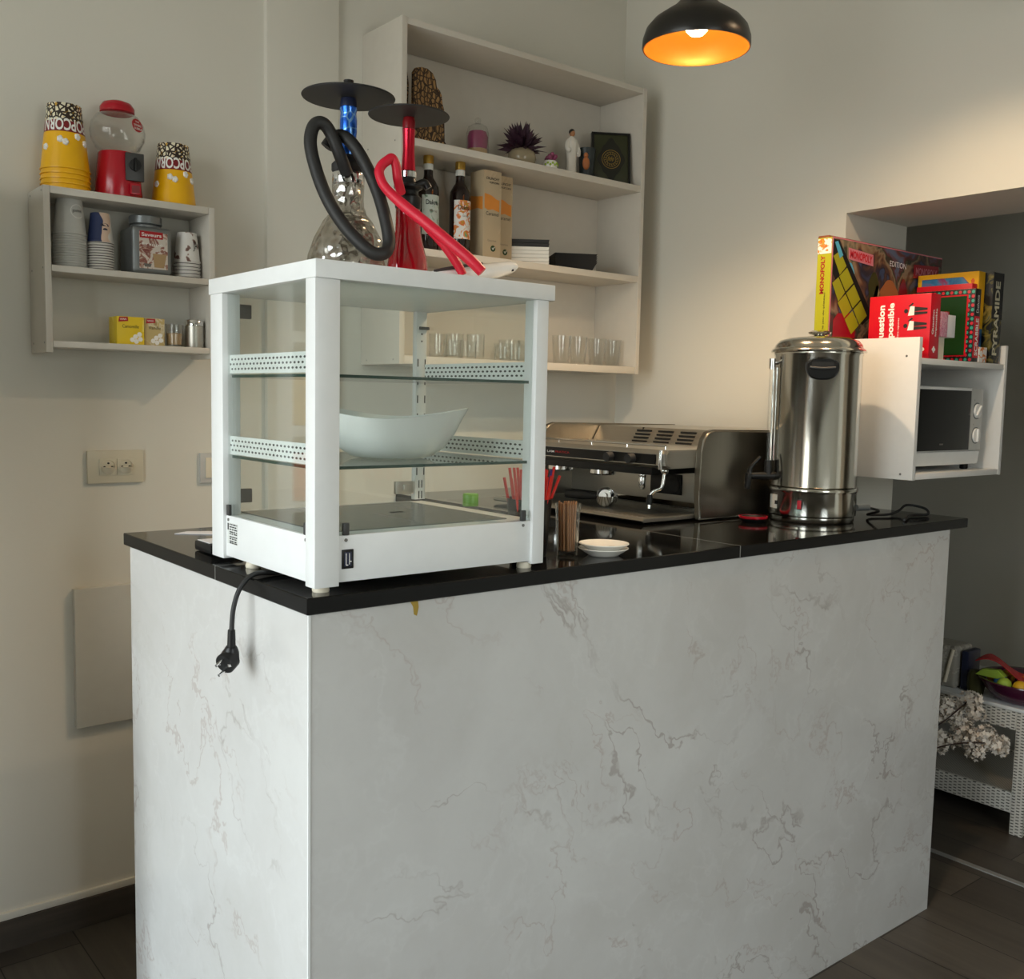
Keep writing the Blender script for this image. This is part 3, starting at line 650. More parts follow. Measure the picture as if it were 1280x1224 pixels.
# ------------------------------------------------------------------ water pipes on top of the case
ZT = 1.634
def hookahs():
    # crystal base, blue stem
    bx, by = .255, .330
    h = thing('water_pipe', 'water pipe with a blue stem, cut crystal base and black hose', 'water pipe', (bx, by, ZT), group='water pipes on the display case'); L = h.location
    C = (bx, by, ZT)
    MB(L).lathe([(.001, .0003), (.076, .0003), (.079, .006), (.079, .030), (.074, .056), (.063, .088), (.046, .120), (.034, .134), (.033, .141), (.030, .146), (.029, .160), (.030, .1865), (.027, .1865), (.026, .15), (.040, .120), (.060, .082), (.074, .03), (.074, .006), (.001, .005)], C, 48, cap=False).build('glass_base', M['crystal'], h, 'cut crystal base')
    MB(L).lathe([(.0285, .187), (.0298, .189), (.0298, .207), (.0285, .209)], C, 32).build('collar', M['chrome'], h, 'chrome collar')
    MB(L).lathe([(.0285, .2095), (.031, .213), (.031, .224), (.024, .231), (.017, .238), (.014, .2415)], C, 32).build('hose_port', M['black_matt'], h)
    MB(L).lathe([(.0125, .242), (.0130, .258), (.0158, .285), (.0160, .305), (.0145, .318), (.0160, .324), (.0160, .328)], C, 32).build('stem', M['blue_anodised'], h, 'blue patterned stem')
    MB(L).lathe([(.0160, .3285), (.0155, .336), (.014, .344)], C, 32).build('stem_neck', M['navy'], h)
    MB(L).lathe([(.0145, .3445), (.0855, .3455), (.0865, .347), (.0855, .3485), (.0145, .3482)], C, 64).build('ash_plate', M['black_matt'], h, 'wide black ash plate')
    MB(L).lathe([(.0105, .3485), (.0105, .366), (.009, .369), (.0095, .377)], C, 24).build('bowl_adapter', M['black_plastic'], h)
    hp = [(.2318, .2928, 1.8318), (.2119, .287, 1.8645), (.1961, .2909, 1.899), (.1807, .2922, 1.9132), (.1658, .2969, 1.9059), (.1576, .2932, 1.8732), (.1619, .2773, 1.8228), (.1738, .255, 1.77), (.1971, .2304, 1.7213), (.2263, .2023, 1.6841), (.2475, .1912, 1.681), (.2613, .195, 1.6983), (.2631, .2038, 1.7303), (.2596, .2261, 1.7862), (.2486, .2474, 1.8356), (.2339, .2708, 1.878), (.2229, .2951, 1.8989), (.214, .3147, 1.8953), (.2043, .3209, 1.8805)]
    MB(L).tube(hp, .0116, 18, smooth=8).build('hose', M['black_silicone'], h, 'thick black hose')
    rx, ry = .325, .232
    h = thing('water_pipe', 'smaller red water pipe with a bright red hose', 'water pipe', (rx, ry, ZT), group='water pipes on the display case'); L = h.location; C = (rx, ry, ZT)
    MB(L).lathe([(.001, .0003), (.035, .0003), (.038, .005), (.0385, .025), (.0355, .050), (.028, .078), (.0235, .100), (.0225, .1385), (.001, .139)], C, 48, cap=False).build('glass_base', M['red_glass'], h, 'red glass base')
    m = MB(L); m.lathe([(.0225, .1395), (.0240, .142), (.0240, .160), (.0185, .165), (.0180, .172), (.0265, .177), (.0265, .181), (.016, .186), (.0138, .194)], C, 32); m.tube([(rx, ry-.012, ZT+.176), (rx+.022, ry-.018, ZT+.188), (rx+.030, ry-.022, ZT+.178)], .007, 12); m.build('collar', M['black_plastic'], h, 'black collar with side port')
    MB(L).lathe([(.0138, .1945), (.0152, .196), (.0152, .206), (.0138, .2075)], C, 32).build('stem_ring', M['chrome'], h)
    MB(L).lathe([(.0135, .208), (.0128, .216), (.0108, .245), (.0112, .270), (.0118, .282)], C, 32).build('stem', M['red_anodised'], h, 'red anodised stem')
    MB(L).lathe([(.0118, .2825), (.0115, .296), (.010, .3035)], C, 32).build('stem_neck', M['red_dark'], h)
    MB(L).lathe([(.011, .304), (.0735, .3053), (.0745, .3067), (.0735, .3082), (.011, .3080)], C, 64).build('ash_plate', M['black_matt'], h, 'black ash plate')
    MB(L).lathe([(.0065, .3083), (.0065, .322), (.0075, .327)], C, 20).build('bowl_adapter', M['black_plastic'], h)
    hp = [(.2976, .2130, 1.7968), (.2818, .2003, 1.8165), (.2778, .1998, 1.8395), (.2701, .201, 1.851), (.2605, .2016, 1.8454), (.2498, .2027, 1.8355), (.2432, .1998, 1.8202), (.2482, .1861, 1.7941), (.2665, .1545, 1.762), (.2921, .1169, 1.7277), (.3164, .0663, 1.6855), (.3315, .0440, 1.6640), (.3460, .0300, 1.6445)]
    MB(L).tube(hp, [.0085]*8+[.0098, .0100, .0100, .0098, .0092], 16, smooth=8).build('hose', M['red_silicone'], h, 'glossy red hose')
    MB(L).tube([(.2985, .1300, 1.7281), (.324, .1132, 1.6967), (.3441, .0994, 1.6628), (.352, .094, 1.6455)], [.0085, .0085, .0080, .0075], 14).build('hose_mouthpiece', M['red_silicone'], h, 'red hose end')
    # white gadget lying under the hose end
    g = thing('plastic_gadget', 'white tapered plastic gadget with a dark edge strip lying on the display case', 'gadget', (.398, .125, ZT))
    def ht(t): return (.0003+.012*max(0, (.30-t)/.30)**1.5+.030*max(0, (t-.35)/.65)**1.4, .016+.037*t**.85)
    m = MB(); n = 26; secs = []
    for i in range(n+1):
        t = i/n; x = -.092+.185*t; w = .012+.022*math.sin(PI*min(1, t*.62)); z0, z1 = ht(t)
        if t > .88: q = (t-.88)/.12; k = math.sqrt(max(0.03, 1-q*q)); w *= k; zm = (z0+z1)/2; z0 = zm+(z0-zm)*k; z1 = zm+(z1-zm)*k
        secs.append([m.v((x, w*math.cos(a), (z0+z1)/2+(z1-z0)/2*math.sin(a))) for a in [2*PI*k/20 for k in range(20)]])
    for a, b in zip(secs, secs[1:]):
        for i in range(20): m.face((a[i], a[(i+1) % 20], b[(i+1) % 20], b[i]))
    m.face(list(reversed(secs[0]))); m.face(secs[-1])
    m.build('casing', M['white_gloss'], g, ang=60)
    m = MB(); m.tube([(-.093+.095*k/6, -(.010+.016*math.sin(PI*.62*(k/6*.52))), ht(k/6*.52)[1]-.0010) for k in range(7)], .0028, 8); m.build('edge_strip', M['dark_grey_plastic'], g, 'dark grey edge strip')
    m = MB(); m.cyl((.066, -.0330, .030), (.066, -.024, .030), .002, n=10); m.build('pin_hole', M['hole_black'], g)
hookahs()

# paper and card reader by the back of the case
m = MB((.12, .70, HT)); m.prism([(.085, .78), (.20, .69), (.23, .745), (.12, .80)], lambda u, v, k: (u, v, HT+.0005+.0012*k)); tag(m.build('paper_sheet', M['paper_white']), 'loose white paper on the black worktop behind the case', 'paper')
t = thing('card_reader', 'small black box holding a white slip behind the display case', 'box', (.06, .50, HT))
MB(t.location).box(.037, .105, .462, .545, HT+.001, HT+.021, .006).build('casing', M['black_plastic'], t)
MB(t.location).box(.040, .10, .474, .535, HT+.0212, HT+.0222).build('slip', M['paper_white'], t)

# ------------------------------------------------------------------ wall shelf on the left with its things
def wall_shelf():
    s = thing('wall_shelf', 'small white open wall shelf holding cups and the red gumball machine', 'shelf', (.145, 1.265, 1.515)); L = s.location; W = M['shelf_laminate']
    x0, x1, y0, y1 = -.064, .352, 1.194, YW-.001
    for a, b in ((x0, x0+.015), (x1-.015, x1)): MB(L).box(a, b, y0, y1, 1.517, 1.906, .001).build('side_panel', W, s)
    for z0, z1 in ((1.889, 1.906), (1.708, 1.723), (1.530, 1.545)): MB(L).box(x0+.0155, x1-.0155, y0+.001, y1, z0, z1, .001).build('shelf_board', W, s)
    m = MB(L)
    for z in (1.895, 1.716, 1.54):
        for y in (1.21, 1.31): m.cyl((x0-.0006, y, z), (x0+.0004, y, z), .0025, n=10)
    m.build('screw_cap', M['screw_steel'], s)
wall_shelf()
ZS1, ZS2, ZS3 = 1.9063, 1.7233, 1.5453
def shell(prof_out, th, base_z):   # inverted cup: closed at the top, open below
    po = prof_out; return po+[(max(.0005, r-th), z-(th if i == 0 else 0)) for i, (r, z) in enumerate(reversed(po))]
def cup_profile(rb, rt, h, rim=.0012, th=.0006):
    """inverted paper cup, mouth (rb) at z = 0, base (rt) at z = h"""
    out = [(rb-.0004, 0), (rb+rim, .0006), (rb+rim, .0026), (rb, .0034), (rt, h-.0006), (rt-.0015, h), (rt-.003, h), (rt-.0036, h-.004), (.001, h-.004)]
    inn = [(.001, h-.0046), (rt-.0042, h-.0046), (rt-th, h-.004), (rb-th, .0034), (rb-.0004, 0)]
    return out+inn
def bucket_things():
    z0 = ZS1
    def bucket(x, y, z, rz, label, group=None, lettering=True):
        o = thing('popcorn_bucket', label, 'popcorn bucket', (x, y, z), (0, 0, rz), group)
        MB().lathe(cup_profile(.0555, .0385, .156, .002, .0008), (0, 0, 0), 48, cap=False).build('bucket_wall', M['popcorn_print'], o)
        if lettering:
            R = .0555-.017*(.104/.156)
            for a0, st in ((-1.93, 0), (1.2, 1)):
                tm = math.radians(0)
                text('POPCORN', M['ink_white'], o, (0, 0, 0), (1, 0, 0), (0, 0, 1), w=.108, h=.029, bold=.025, bend=cylbend((0, 0), R, a0, .1035, .0009, -1, -.11*1), name='lettering')
            rr = random.Random(5)
            for (a, zz) in ((-2.2, .068), (-1.95, .062), (-1.35, .078), (-2.95, .05), (-.9, .066)):
                m = MB()
                for k in range(5):
                    b = a+.07*math.cos(k*1.256); z2 = zz+.0042*math.sin(k*1.256); R2 = .0555-.017*z2/.156
                    m.sphere((R2*math.cos(b), R2*math.sin(b), z2), .0046, 8, 5, (1, 1, 1))
                m.build('popcorn_motif', M['ink_white'], o)
        return o
    b0 = bucket(.005, 1.262, z0+.048, 0.15, 'top popcorn bucket of the tall upside-down stack left of the gumball machine')
    plain = thing('popcorn_bucket', 'yellow popcorn bucket rim nested under the left upside-down bucket stack', 'popcorn bucket', (.005, 1.262, z0), group='nested popcorn buckets')
    MB().lathe(cup_profile(.0555, .0385, .156, .002, .0008), (0, 0, 0), 48, cap=False).build('bucket_wall', M['popcorn_print'], plain)
    names = ['lowest', 'second lowest', 'third', 'fourth']
    plain['label'] = 'lowest yellow bucket of the nested stack left of the gumball machine'
    for k in range(1, 4): dup(plain, (.005, 1.262, z0+.012*k), '%s yellow bucket from the bottom of the stack left of the gumball machine' % ['', 'second', 'third', 'fourth'][k])
    bucket(.270, 1.262, z0, .1, 'single upside-down popcorn bucket right of the gumball machine')
    # gumball machine
    g = thing('gumball_machine', 'empty red gumball machine with a clear globe on the wall shelf', 'gumball machine', (.130, 1.262, z0), (0, 0, math.radians(-8)))
    m = MB(); m.lathe([(.001, 0), (.056, 0), (.057, .003), (.052, .06), (.047, .108), (.045, .112), (.001, .113)], (0, 0, 0), 8*6, cap=False, wob=lambda a, z: 1+.012*math.cos(24*a)); m.build('body', M['red_plastic'], g)
    m = MB(); m.lathe([(.034, .112), (.052, .124), (.0635, .145), (.066, .163), (.062, .184), (.050, .202), (.036, .211), (.0345, .211), (.049, .200), (.0605, .183), (.0645, .163), (.062, .146), (.051, .126), (.034, .114)], (0, 0, 0), 48, cap=False); m.build('globe', M['clear_plastic'], g)
    m = MB(); m.lathe([(.036, .209), (.041, .211), (.041, .222), (.034, .233), (.018, .239), (.001, .240)], (0, 0, 0), 40, cap=False); m.lathe([(.001, .2095), (.036, .2095)], (0, 0, 0), 40, cap=False); m.build('lid', M['red_plastic'], g)
    m = MB(); m.box(.008, .052, -.057, -.046, .040, .108, .003); cp = m.build('coin_plate', M['dark_grey_plastic'], g)
    m = MB(); m.cyl((.030, -.056, .078), (.030, -.063, .078), .014, n=24); m.box(.0265, .0335, -.071, -.060, .062, .094, .002); m.build('turn_handle', M['black_plastic'], cp)
    m = MB(); m.box(.017, .043, -.0625, -.048, .006, .034, .003); ch = m.build('chute', M['red_plastic'], g)
    m = MB(); m.box(.021, .039, -.0632, -.0618, .010, .028); m.build('chute_opening', M['red_dark'], ch)
    st = MB(); N = Vector((.55, -.80, .18)).normalized(); C0 = Vector((0, 0, .163))+N*.0662; U = Vector((0, 0, 1)).cross(N).normalized(); V2 = N.cross(U)
    st.lathe([(.001, 0), (.0165, 0), (.0165, .0009), (.001, .0012)], (0, 0, 0), 28, cap=False)
    o = st.build('sticker', M['ink_red'], g); o.matrix_local = Matrix((U, V2, N)).transposed().to_4x4(); o.location = C0
    for i, (s_, h_) in enumerate((('THE', .004), ('DOUBLE', .0055), ('BUBBLE', .0055))):
        q = text(s_, M['ink_white'], o, (0, .0085-.0085*i, .0013), (1, 0, 0), (0, 1, 0), h=h_, w=.012 if i == 0 else .024, bold=.02)
bucket_things()

def cup_stack(n, x, y, z, pitch, prof, mat_top, mat_low, where, rim_mat=None, kind='paper_cup'):
    ords = ['lowest', 'second', 'third', 'fourth', 'fifth', 'sixth', 'seventh', 'eighth', 'ninth', 'tenth', 'eleventh', 'twelfth', 'thirteenth', 'fourteenth', 'fifteenth', 'sixteenth', 'seventeenth']
    me = MB().lathe(prof, (0, 0, 0), 40, cap=False).mesh('cup_wall', mat_low)
    first = None
    for k in range(n):
        lab = ('topmost cup of the ' if k == n-1 else ('lowest cup of the ' if k == 0 else '%s cup from the bottom of the ' % ords[k]))+where
        o = thing(kind, lab, 'cup', (x, y, z+pitch*k), group=where)
        if k == n-1:
            m2 = me.copy(); m2.materials.clear(); m2.materials.append(mat_top); c = bpy.data.objects.new('cup_wall', m2)
        else: c = bpy.data.objects.new('cup_wall', me)
        COL.objects.link(c); c.parent = o
        if k == n-1: first = o
    return first
pg = cup_profile(.0375, .0285, .098, .0022); pb = cup_profile(.0305, .0225, .072, .0018); pw = cup_profile(.0330, .0250, .076, .0018)
top = cup_stack(15, .012, 1.262, ZS2, .0058, pg, M['cup_grey'], M['cup_grey'], 'tall grey cup stack')
text('gourmet', M['ink_black'], top, (0, 0, 0), (1, 0, 0), (0, 0, 1), w=.024, h=.009, bend=cylbend((0, 0), .0322, -1.25, .055, .0009, 1, -.09))
m = MB()
for k in range(30):
    a = 2*PI*k/30; b = 2*PI*(k+1)/30
    def q(r, t):
        zz = .055+r*math.sin(t); R = .0375-.009*zz/.098+.0005; th = -1.25+r*math.cos(t)/R
        return m.v((R*math.cos(th), R*math.sin(th), zz))
    m.face([q(.0165, a), q(.0165, b), q(.0155, b), q(.0155, a)])
m.build('round_logo', M['ink_white'], top)
top = cup_stack(12, .083, 1.258, ZS2, .0064, pb, M['cup_blue'], M['cup_rims'], 'blue and peach cup stack')
m = MB()
for k in range(1):
    for a, z_, rx_, rz_ in ((-1.45, .040, .011, .006), (-1.42, .030, .006, .004)):
        vs = []
        for i in range(20):
            t = 2*PI*i/20; zz = z_+rz_*math.sin(t); R = .0305-.008*zz/.072+.0006; th = a+rx_*math.cos(t)/R
            if math.sin(t) < -.2: zz = z_-rz_*.25
            vs.append(m.v((R*math.cos(th), R*math.sin(th), zz)))
        m.face(vs)
m.build('mark', M['navy'], top)
cup_stack(6, .302, 1.258, ZS2, .0088, pw, M['cup_white'], M['cup_rims'], 'short brown and white cup stack')
text('JA', M['ink_black'], [o for o in bpy.data.objects if o.get('label', '').startswith('topmost cup of the short')][0], (0, 0, 0), (1, 0, 0), (0, 0, 1), w=.014, h=.026, bend=cylbend((0, 0), .029, -1.15, .040, .0009, 1, -.1))

def canister():
    c = thing('canister', 'grey plastic canister with a red topped drink label between the cup stacks', 'canister', (.195, 1.262, ZS2)); L = c.location
    m = MB(L); m.box(.146, .246, 1.212, 1.312, ZS2+.0005, ZS2+.118, .012, 4); m.lathe([(.036, ZS2+.112), (.038, ZS2+.124), (.034, ZS2+.128)], (.196, 1.262, 0), 40); m.build('body', M['grey_metallic'], c)
    MB(L).lathe([(.038, ZS2+.127), (.0405, ZS2+.129), (.0405, ZS2+.146), (.038, ZS2+.149), (.001, ZS2+.150)], (.196, 1.262, 0), 48, wob=lambda a, z: 1+.008*math.cos(40*a)).build('lid', M['grey_metallic'], c)
    lb = MB(L).box(.163, .234, 1.2108, 1.2122, ZS2+.014, ZS2+.104).build('label', M['canister_label'], c)
    b = MB(L).box(.164, .222, 1.2098, 1.2110, ZS2+.089, ZS2+.106).build('label_band', M['ink_red'], lb)
    text('Saveurs', M['ink_white'], b, (.193, 1.2095, ZS2+.0975), (1, 0, 0), (0, 0, 1), w=.05, h=.009, bold=.02, rel=L)
    text('Frappé', M['ink_white'], lb, (.196, 1.2105, ZS2+.074), (1, 0, 0), (0, 0, 1), w=.05, h=.008, rel=L)
    m = MB(L); m.prism([(.200, ZS2+.018), (.224, ZS2+.018), (.231, ZS2+.052), (.196, ZS2+.052)], lambda u, v, k: (u, 1.2106-.0008*k, v)); m.build('drink_picture', M['candle_sand'], lb)
    m = MB(L); m.prism([(.176, ZS2+.018), (.190, ZS2+.018), (.193, ZS2+.026), (.173, ZS2+.026)], lambda u, v, k: (u, 1.2106-.0008*k, v)); m.build('cup_picture', M['ink_grey'], lb)
canister()
def tea():
    for (x0, x1, y0, mt, lab, w1) in ((.106, .1735, 1.215, M['tea_yellow'], 'bright yellow box on the bottom board of the wall shelf', 'Camomille'), (.1765, .228, 1.222, M['tea_tan'], 'tan box beside the bright yellow box on the wall shelf', 'Vanille')):
        o = thing('tea_box', lab, 'box', ((x0+x1)/2, y0+.03, ZS3)); L = o.location
        MB(L).box(x0, x1, y0, y0+.062, ZS3+.0003, ZS3+.069, .0008).build('carton', mt, o)
        m = MB(L); m.prism([(x0+.004, ZS3+.055), (x0+.028, ZS3+.058), (x0+.027, ZS3+.068), (x0+.006, ZS3+.067)], lambda u, v, k: (u, y0-.0006*k, v)); b = m.build('brand_patch', M['ink_red'], o)
        m = MB(L); m.tube([(x0+.008+.0022*q, y0-.0008, ZS3+.0622+.0017*(-1)**q) for q in range(8)], .0006, 5, smooth=3); m.build('brand_scroll', M['ink_white'], b)
        text(w1, M['ink_black'], o, ((x0+x1)/2, y0, ZS3+.045), (1, 0, 0), (0, 0, 1), w=(x1-x0)*.6, h=.008, rel=L)
        m = MB(L)
        for dx, dz in ((.0, .0), (.010, .006), (.012, -.006), (-.008, -.008), (.002, -.012)):
            m.lathe([(.001, 0), (.006, 0), (.006, .0006), (.001, .0006)], (0, 0, 0), 10, axis='Y', cap=False) if False else m.prism([(x1-.022+dx+.006*math.cos(t*.6283), ZS3+.020+dz+.006*math.sin(t*.6283)) for t in range(10)], lambda u, v, k: (u, y0-.0006*k, v))
        m.build('flower_print', M['ink_white'], o)
    g = thing('small_tumbler', 'small clear glass half full of sugar beside the steel tin', 'glass', (.258, 1.235, ZS3)); L = g.location
    MB(L).lathe([(.001, ZS3+.0003), (.019, ZS3+.0003), (.0225, ZS3+.058), (.0213, ZS3+.058), (.018, ZS3+.005), (.001, ZS3+.005)], (.258, 1.235, 0), 32, cap=False).build('glass_wall', M['drink_glass'], g)
    MB(L).lathe([(.001, ZS3+.0055), (.0176, ZS3+.0055), (.0195, ZS3+.034), (.001, ZS3+.037)], (.258, 1.235, 0), 24, cap=False).build('contents', M['candle_sand'], g)
    g = thing('steel_tin', 'small brushed steel tin at the right end of the wall shelf', 'tin', (.311, 1.235, ZS3)); L = g.location
    MB(L).lathe([(.001, ZS3+.0003), (.0235, ZS3+.0003), (.024, ZS3+.002), (.024, ZS3+.056), (.001, ZS3+.056)], (.311, 1.235, 0), 36, cap=False).build('body', M['steel'], g)
    MB(L).lathe([(.001, ZS3+.0565), (.0245, ZS3+.0565), (.0245, ZS3+.070), (.023, ZS3+.072), (.001, ZS3+.072)], (.311, 1.235, 0), 36, cap=False).build('lid', M['chrome'], g)
tea()

# ------------------------------------------------------------------ tall shelf unit on the back wall
SX0, SX1, SY0, SY1 = .872, 1.868, 1.118, YW-.001
def shelf_unit():
    s = thing('shelf_unit', 'large white open shelf unit hung on the back wall beside the corner', 'shelf', (1.37, 1.23, 1.523)); L = s.location; W = M['shelf_laminate']
    for a, b in ((SX0, SX0+.018), (SX1-.018, SX1)): MB(L).box(a, b, SY0, SY1, 1.523, 2.498, .001).build('side_panel', W, s)
    for z0, z1 in ((2.479, 2.497), (2.149, 2.170), (1.841, 1.862), (1.524, 1.548)): MB(L).box(SX0+.0185, SX1-.0185, SY0+.0015, SY1-.004, z0, z1, .001).build('shelf_board', W, s)
    for z0, z1 in ((2.1705, 2.4785), (1.8625, 2.1485), (1.5485, 1.8405)): MB(L).box(SX0+.0185, SX1-.0185, SY1-.0035, SY1-.0005, z0, z1).build('back_panel', W, s)
    m = MB(L)
    for z in (2.16, 1.852, 1.536):
        for y in (1.15, 1.30): m.cyl((SX0-.0006, y, z), (SX0+.0004, y, z), .0025, n=10)
    m.build('screw_cap', M['screw_steel'], s)
shelf_unit()
Z4, Z3, Z2, Z1 = 2.1703, 1.8623, 1.5483, 0
def upper_things():
    # carved wooden book stand, folded and standing on end
    o = thing('carved_stand', 'folding wooden stand carved with dense fretwork on the top shelf', 'carved stand', (1.005, 1.23, Z4)); L = o.location
    def leaf(x0, pts, y, th, ang):
        m = MB(L); ca, sa = math.cos(ang), math.sin(ang)
        m.prism(pts, lambda u, v, k: (x0+u*ca-(th*k)*sa, y+u*sa+(th*k)*ca, Z4+v), .002, 2)
        return m
    outline = []
    w = .100
    for i in range(9): outline.append((.030-.030*math.cos(PI*i/8*.5) if False else .0, 0)) if False else None
    outline = [(0, 0), (.108, 0), (.112, .012), (.104, .022), (.094, .03), (.094, .125), (.086, .14), (.086, .165), (.08, .178), (.068, .184), (.068, .205), (.058, .223), (.042, .232), (.024, .232), (.008, .226), (0, .212)]
    leaf(.965, [(u*1.22, v) for u, v in outline], 1.200, .012, .02).build('carved_leaf', M['carved'], o)
    leaf(.925, [(0, 0), (.05, 0), (.056, .19), (.05, .222), (.036, .238), (.018, .238), (.004, .226), (0, .20)], 1.236, .012, .18).build('carved_leaf', M['carved'], o)
    # dome candle
    o = thing('dome_candle', 'pink and sand candle under a small clear glass dome', 'candle', (1.215, 1.215, Z4)); L = o.location; C = (1.215, 1.215, Z4)
    MB(L).lathe([(.001, .0003), (.037, .0003), (.038, .003), (.037, .008), (.001, .008)], C, 36, cap=False).build('base', M['box_wood'], o)
    MB(L).lathe([(.001, .0085), (.030, .0085), (.031, .032), (.001, .032)], C, 32, cap=False).build('sand_layer', M['candle_sand'], o)
    MB(L).lathe([(.001, .0325), (.031, .0325), (.032, .07), (.026, .086), (.001, .090)], C, 32, cap=False, wob=lambda a, z: 1+.04*math.sin(7*a+90*z)).build('candle_wax', M['candle_pink'], o)
    m = MB(L); m.lathe([(.0355, .0085), (.0355, .080), (.030, .100), (.016, .109), (.001, .111)], C, 40, cap=False); m.sphere((C[0], C[1], Z4+.120), .010, 16, 10); m.build('glass_dome', M['drink_glass'], o)
    # round pot with a purple plant
    o = thing('potted_plant', 'dark purple spiky plant in a round glazed pot on the top shelf', 'plant', (1.395, 1.215, Z4)); L = o.location; C = (1.395, 1.215, Z4)
    MB(L).lathe([(.001, .0003), (.026, .0003), (.041, .014), (.047, .032), (.044, .050), (.034, .062), (.030, .064), (.028, .060), (.001, .058)], C, 40, cap=False).build('pot', M['glazed_pot'], o)
    m = MB(L); rr = random.Random(11)
    for k in range(150):
        a = rr.uniform(0, 2*PI); el = rr.uniform(-.12, 1.45); d = Vector((math.cos(a)*math.cos(el), math.sin(a)*math.cos(el)*.72, math.sin(el)))
        p0 = Vector(C)+Vector((0, 0, .058))+d*.012; ln = rr.uniform(.052, .086)
        sd = d.cross(Vector((rr.random()-.5, rr.random()-.5, rr.random()))).normalized(); p1 = p0+d*ln; pm = p0+d*ln*.55+Vector((0, 0, .004)); ww = rr.uniform(.006, .0105); nn = d.cross(sd)*.0014
        a_, b_, c_, d_ = m.v(p0), m.v(pm+sd*ww), m.v(p1), m.v(pm-sd*ww); e_ = m.v(pm+nn); f_ = m.v(pm-nn)
        for tri in ((a_, b_, e_), (b_, c_, e_), (c_, d_, e_), (d_, a_, e_), (b_, a_, f_), (c_, b_, f_), (d_, c_, f_), (a_, d_, f_)): m.face(tri)
    m.build('leaves', M['purple_leaf'], o)
    # small white pot with pink flowers
    o = thing('flower_cup', 'tiny white painted cup topped with pink flowers beside the purple plant', 'ornament', (1.503, 1.20, Z4)); L = o.location; C = (1.503, 1.20, Z4)
    MB(L).lathe([(.001, .0003), (.014, .0003), (.023, .010), (.026, .026), (.023, .038), (.020, .041), (.001, .040)], C, 32, cap=False).build('cup', M['porcelain'], o)
    m = MB(L); rr = random.Random(4)
    for k in range(16): m.sphere((C[0]+rr.uniform(-.017, .017), C[1]+rr.uniform(-.015, .015), Z4+.046+rr.uniform(0, .016)), .0075, 9, 6)
    m.build('flowers', M['candle_pink'], o)
    m = MB(L)
    for k in range(9):
        a = -PI/2+(k-4)*.32; m.sphere((C[0]+.0252*math.cos(a), C[1]+.0252*math.sin(a), Z4+.026+.005*(k % 2)), .004, 8, 5)
    m.build('painted_leaves', M['lime'], o)
    # robed figurine
    o = thing('figurine', 'small figurine of a standing man in a white robe on the top shelf', 'figurine', (1.612, 1.215, Z4)); L = o.location; C = (1.612, 1.215, Z4)
    m = MB(L)
    m.lathe([(.001, .006), (.016, .006), (.019, .02), (.0175, .06), (.021, .095), (.0235, .118), (.020, .130), (.010, .138), (.0075, .142), (.001, .142)], C, 32, cap=False, sy=.72, wob=lambda a, z: 1+.05*math.sin(9*a+20*z))
    m.tube([(C[0]-.018, C[1], Z4+.122), (C[0]-.026, C[1]-.006, Z4+.100), (C[0]-.020, C[1]-.014, Z4+.088)], [.008, .008, .006], 10)
    m.tube([(C[0]+.018, C[1], Z4+.122), (C[0]+.025, C[1]-.006, Z4+.098), (C[0]+.018, C[1]-.015, Z4+.080)], [.008, .008, .006], 10)
    m.build('robe', M['robe_white'], o)
    m = MB(L); m.sphere((C[0], C[1]-.001, Z4+.152), .0105, 16, 12, (.85, .95, 1.15)); m.sphere((C[0], C[1]-.0115, Z4+.151), .0022, 8, 6); m.lathe([(.0055, .138), (.0055, .146)], C, 12); m.build('head', M['skin_tan'], o)
    m = MB(L); m.sphere((C[0], C[1]+.0015, Z4+.157), .0108, 16, 10, (.92, 1, .95)); m.build('hair', M['hair_dark'], o)
    m = MB(L); m.box(C[0]-.014, C[0]+.014, C[1]-.012, C[1]+.010, Z4+.0003, Z4+.0058, .002); m.build('plinth', M['box_wood'], o)
    o = thing('vase', 'dark flared vase with an orange moulded patch beside the figurine', 'vase', (1.682, 1.215, Z4)); L = o.location; C = (1.682, 1.215, Z4)
    MB(L).lathe([(.001, .0003), (.020, .0003), (.022, .004), (.031, .112), (.029, .113), (.020, .010), (.001, .008)], C, 36, cap=False).build('vase_body', M['petrol_dark'], o)
    m = MB(L); m.sphere((C[0]-.023, C[1]-.022, Z4+.058), .016, 16, 10, (.9, .6, 1.35)); m.sphere((C[0]-.026, C[1]-.024, Z4+.084), .009, 12, 8, (1, .7, 1)); m.build('relief', M['orange_clay'], o)
    # framed cover
    o = thing('framed_emblem', 'dark green framed panel with a round gold emblem leaning in the shelf corner', 'frame', (1.772, 1.185, Z4+.0026), (math.radians(-8), 0, math.radians(-31))); w, h = .064, .178
    m = MB(); m.box(-w, w, 0, .012, 0, h, .0015); m.build('cover', M['book_green'], o)
    m = MB()
    for a, b, c_, d_ in ((-w-.004, -w+.004, -.004, h+.004), (w-.004, w+.004, -.004, h+.004)): m.box(a, b, -.003, .014, c_+.004, d_)
    m.box(-w+.0041, w-.0041, -.003, .014, 0, .006); m.box(-w+.0041, w-.0041, -.003, .014, h-.003, h+.004); m.build('frame', M['black_plastic'], o)
    m = MB(); cx, cz = 0, h*.5
    pts = []
    for i in range(40):
        t = 2*PI*i/40; r = 1+.10*math.cos(4*t)+.05*math.cos(8*t)
        pts.append((cx+.043*r*math.cos(t), cz+.066*r*math.sin(t)))
    m.prism(pts, lambda u, v, k: (u, -.0002-.0007*k, v)); em = m.build('emblem', M['book_emblem'], o)
    m = MB()
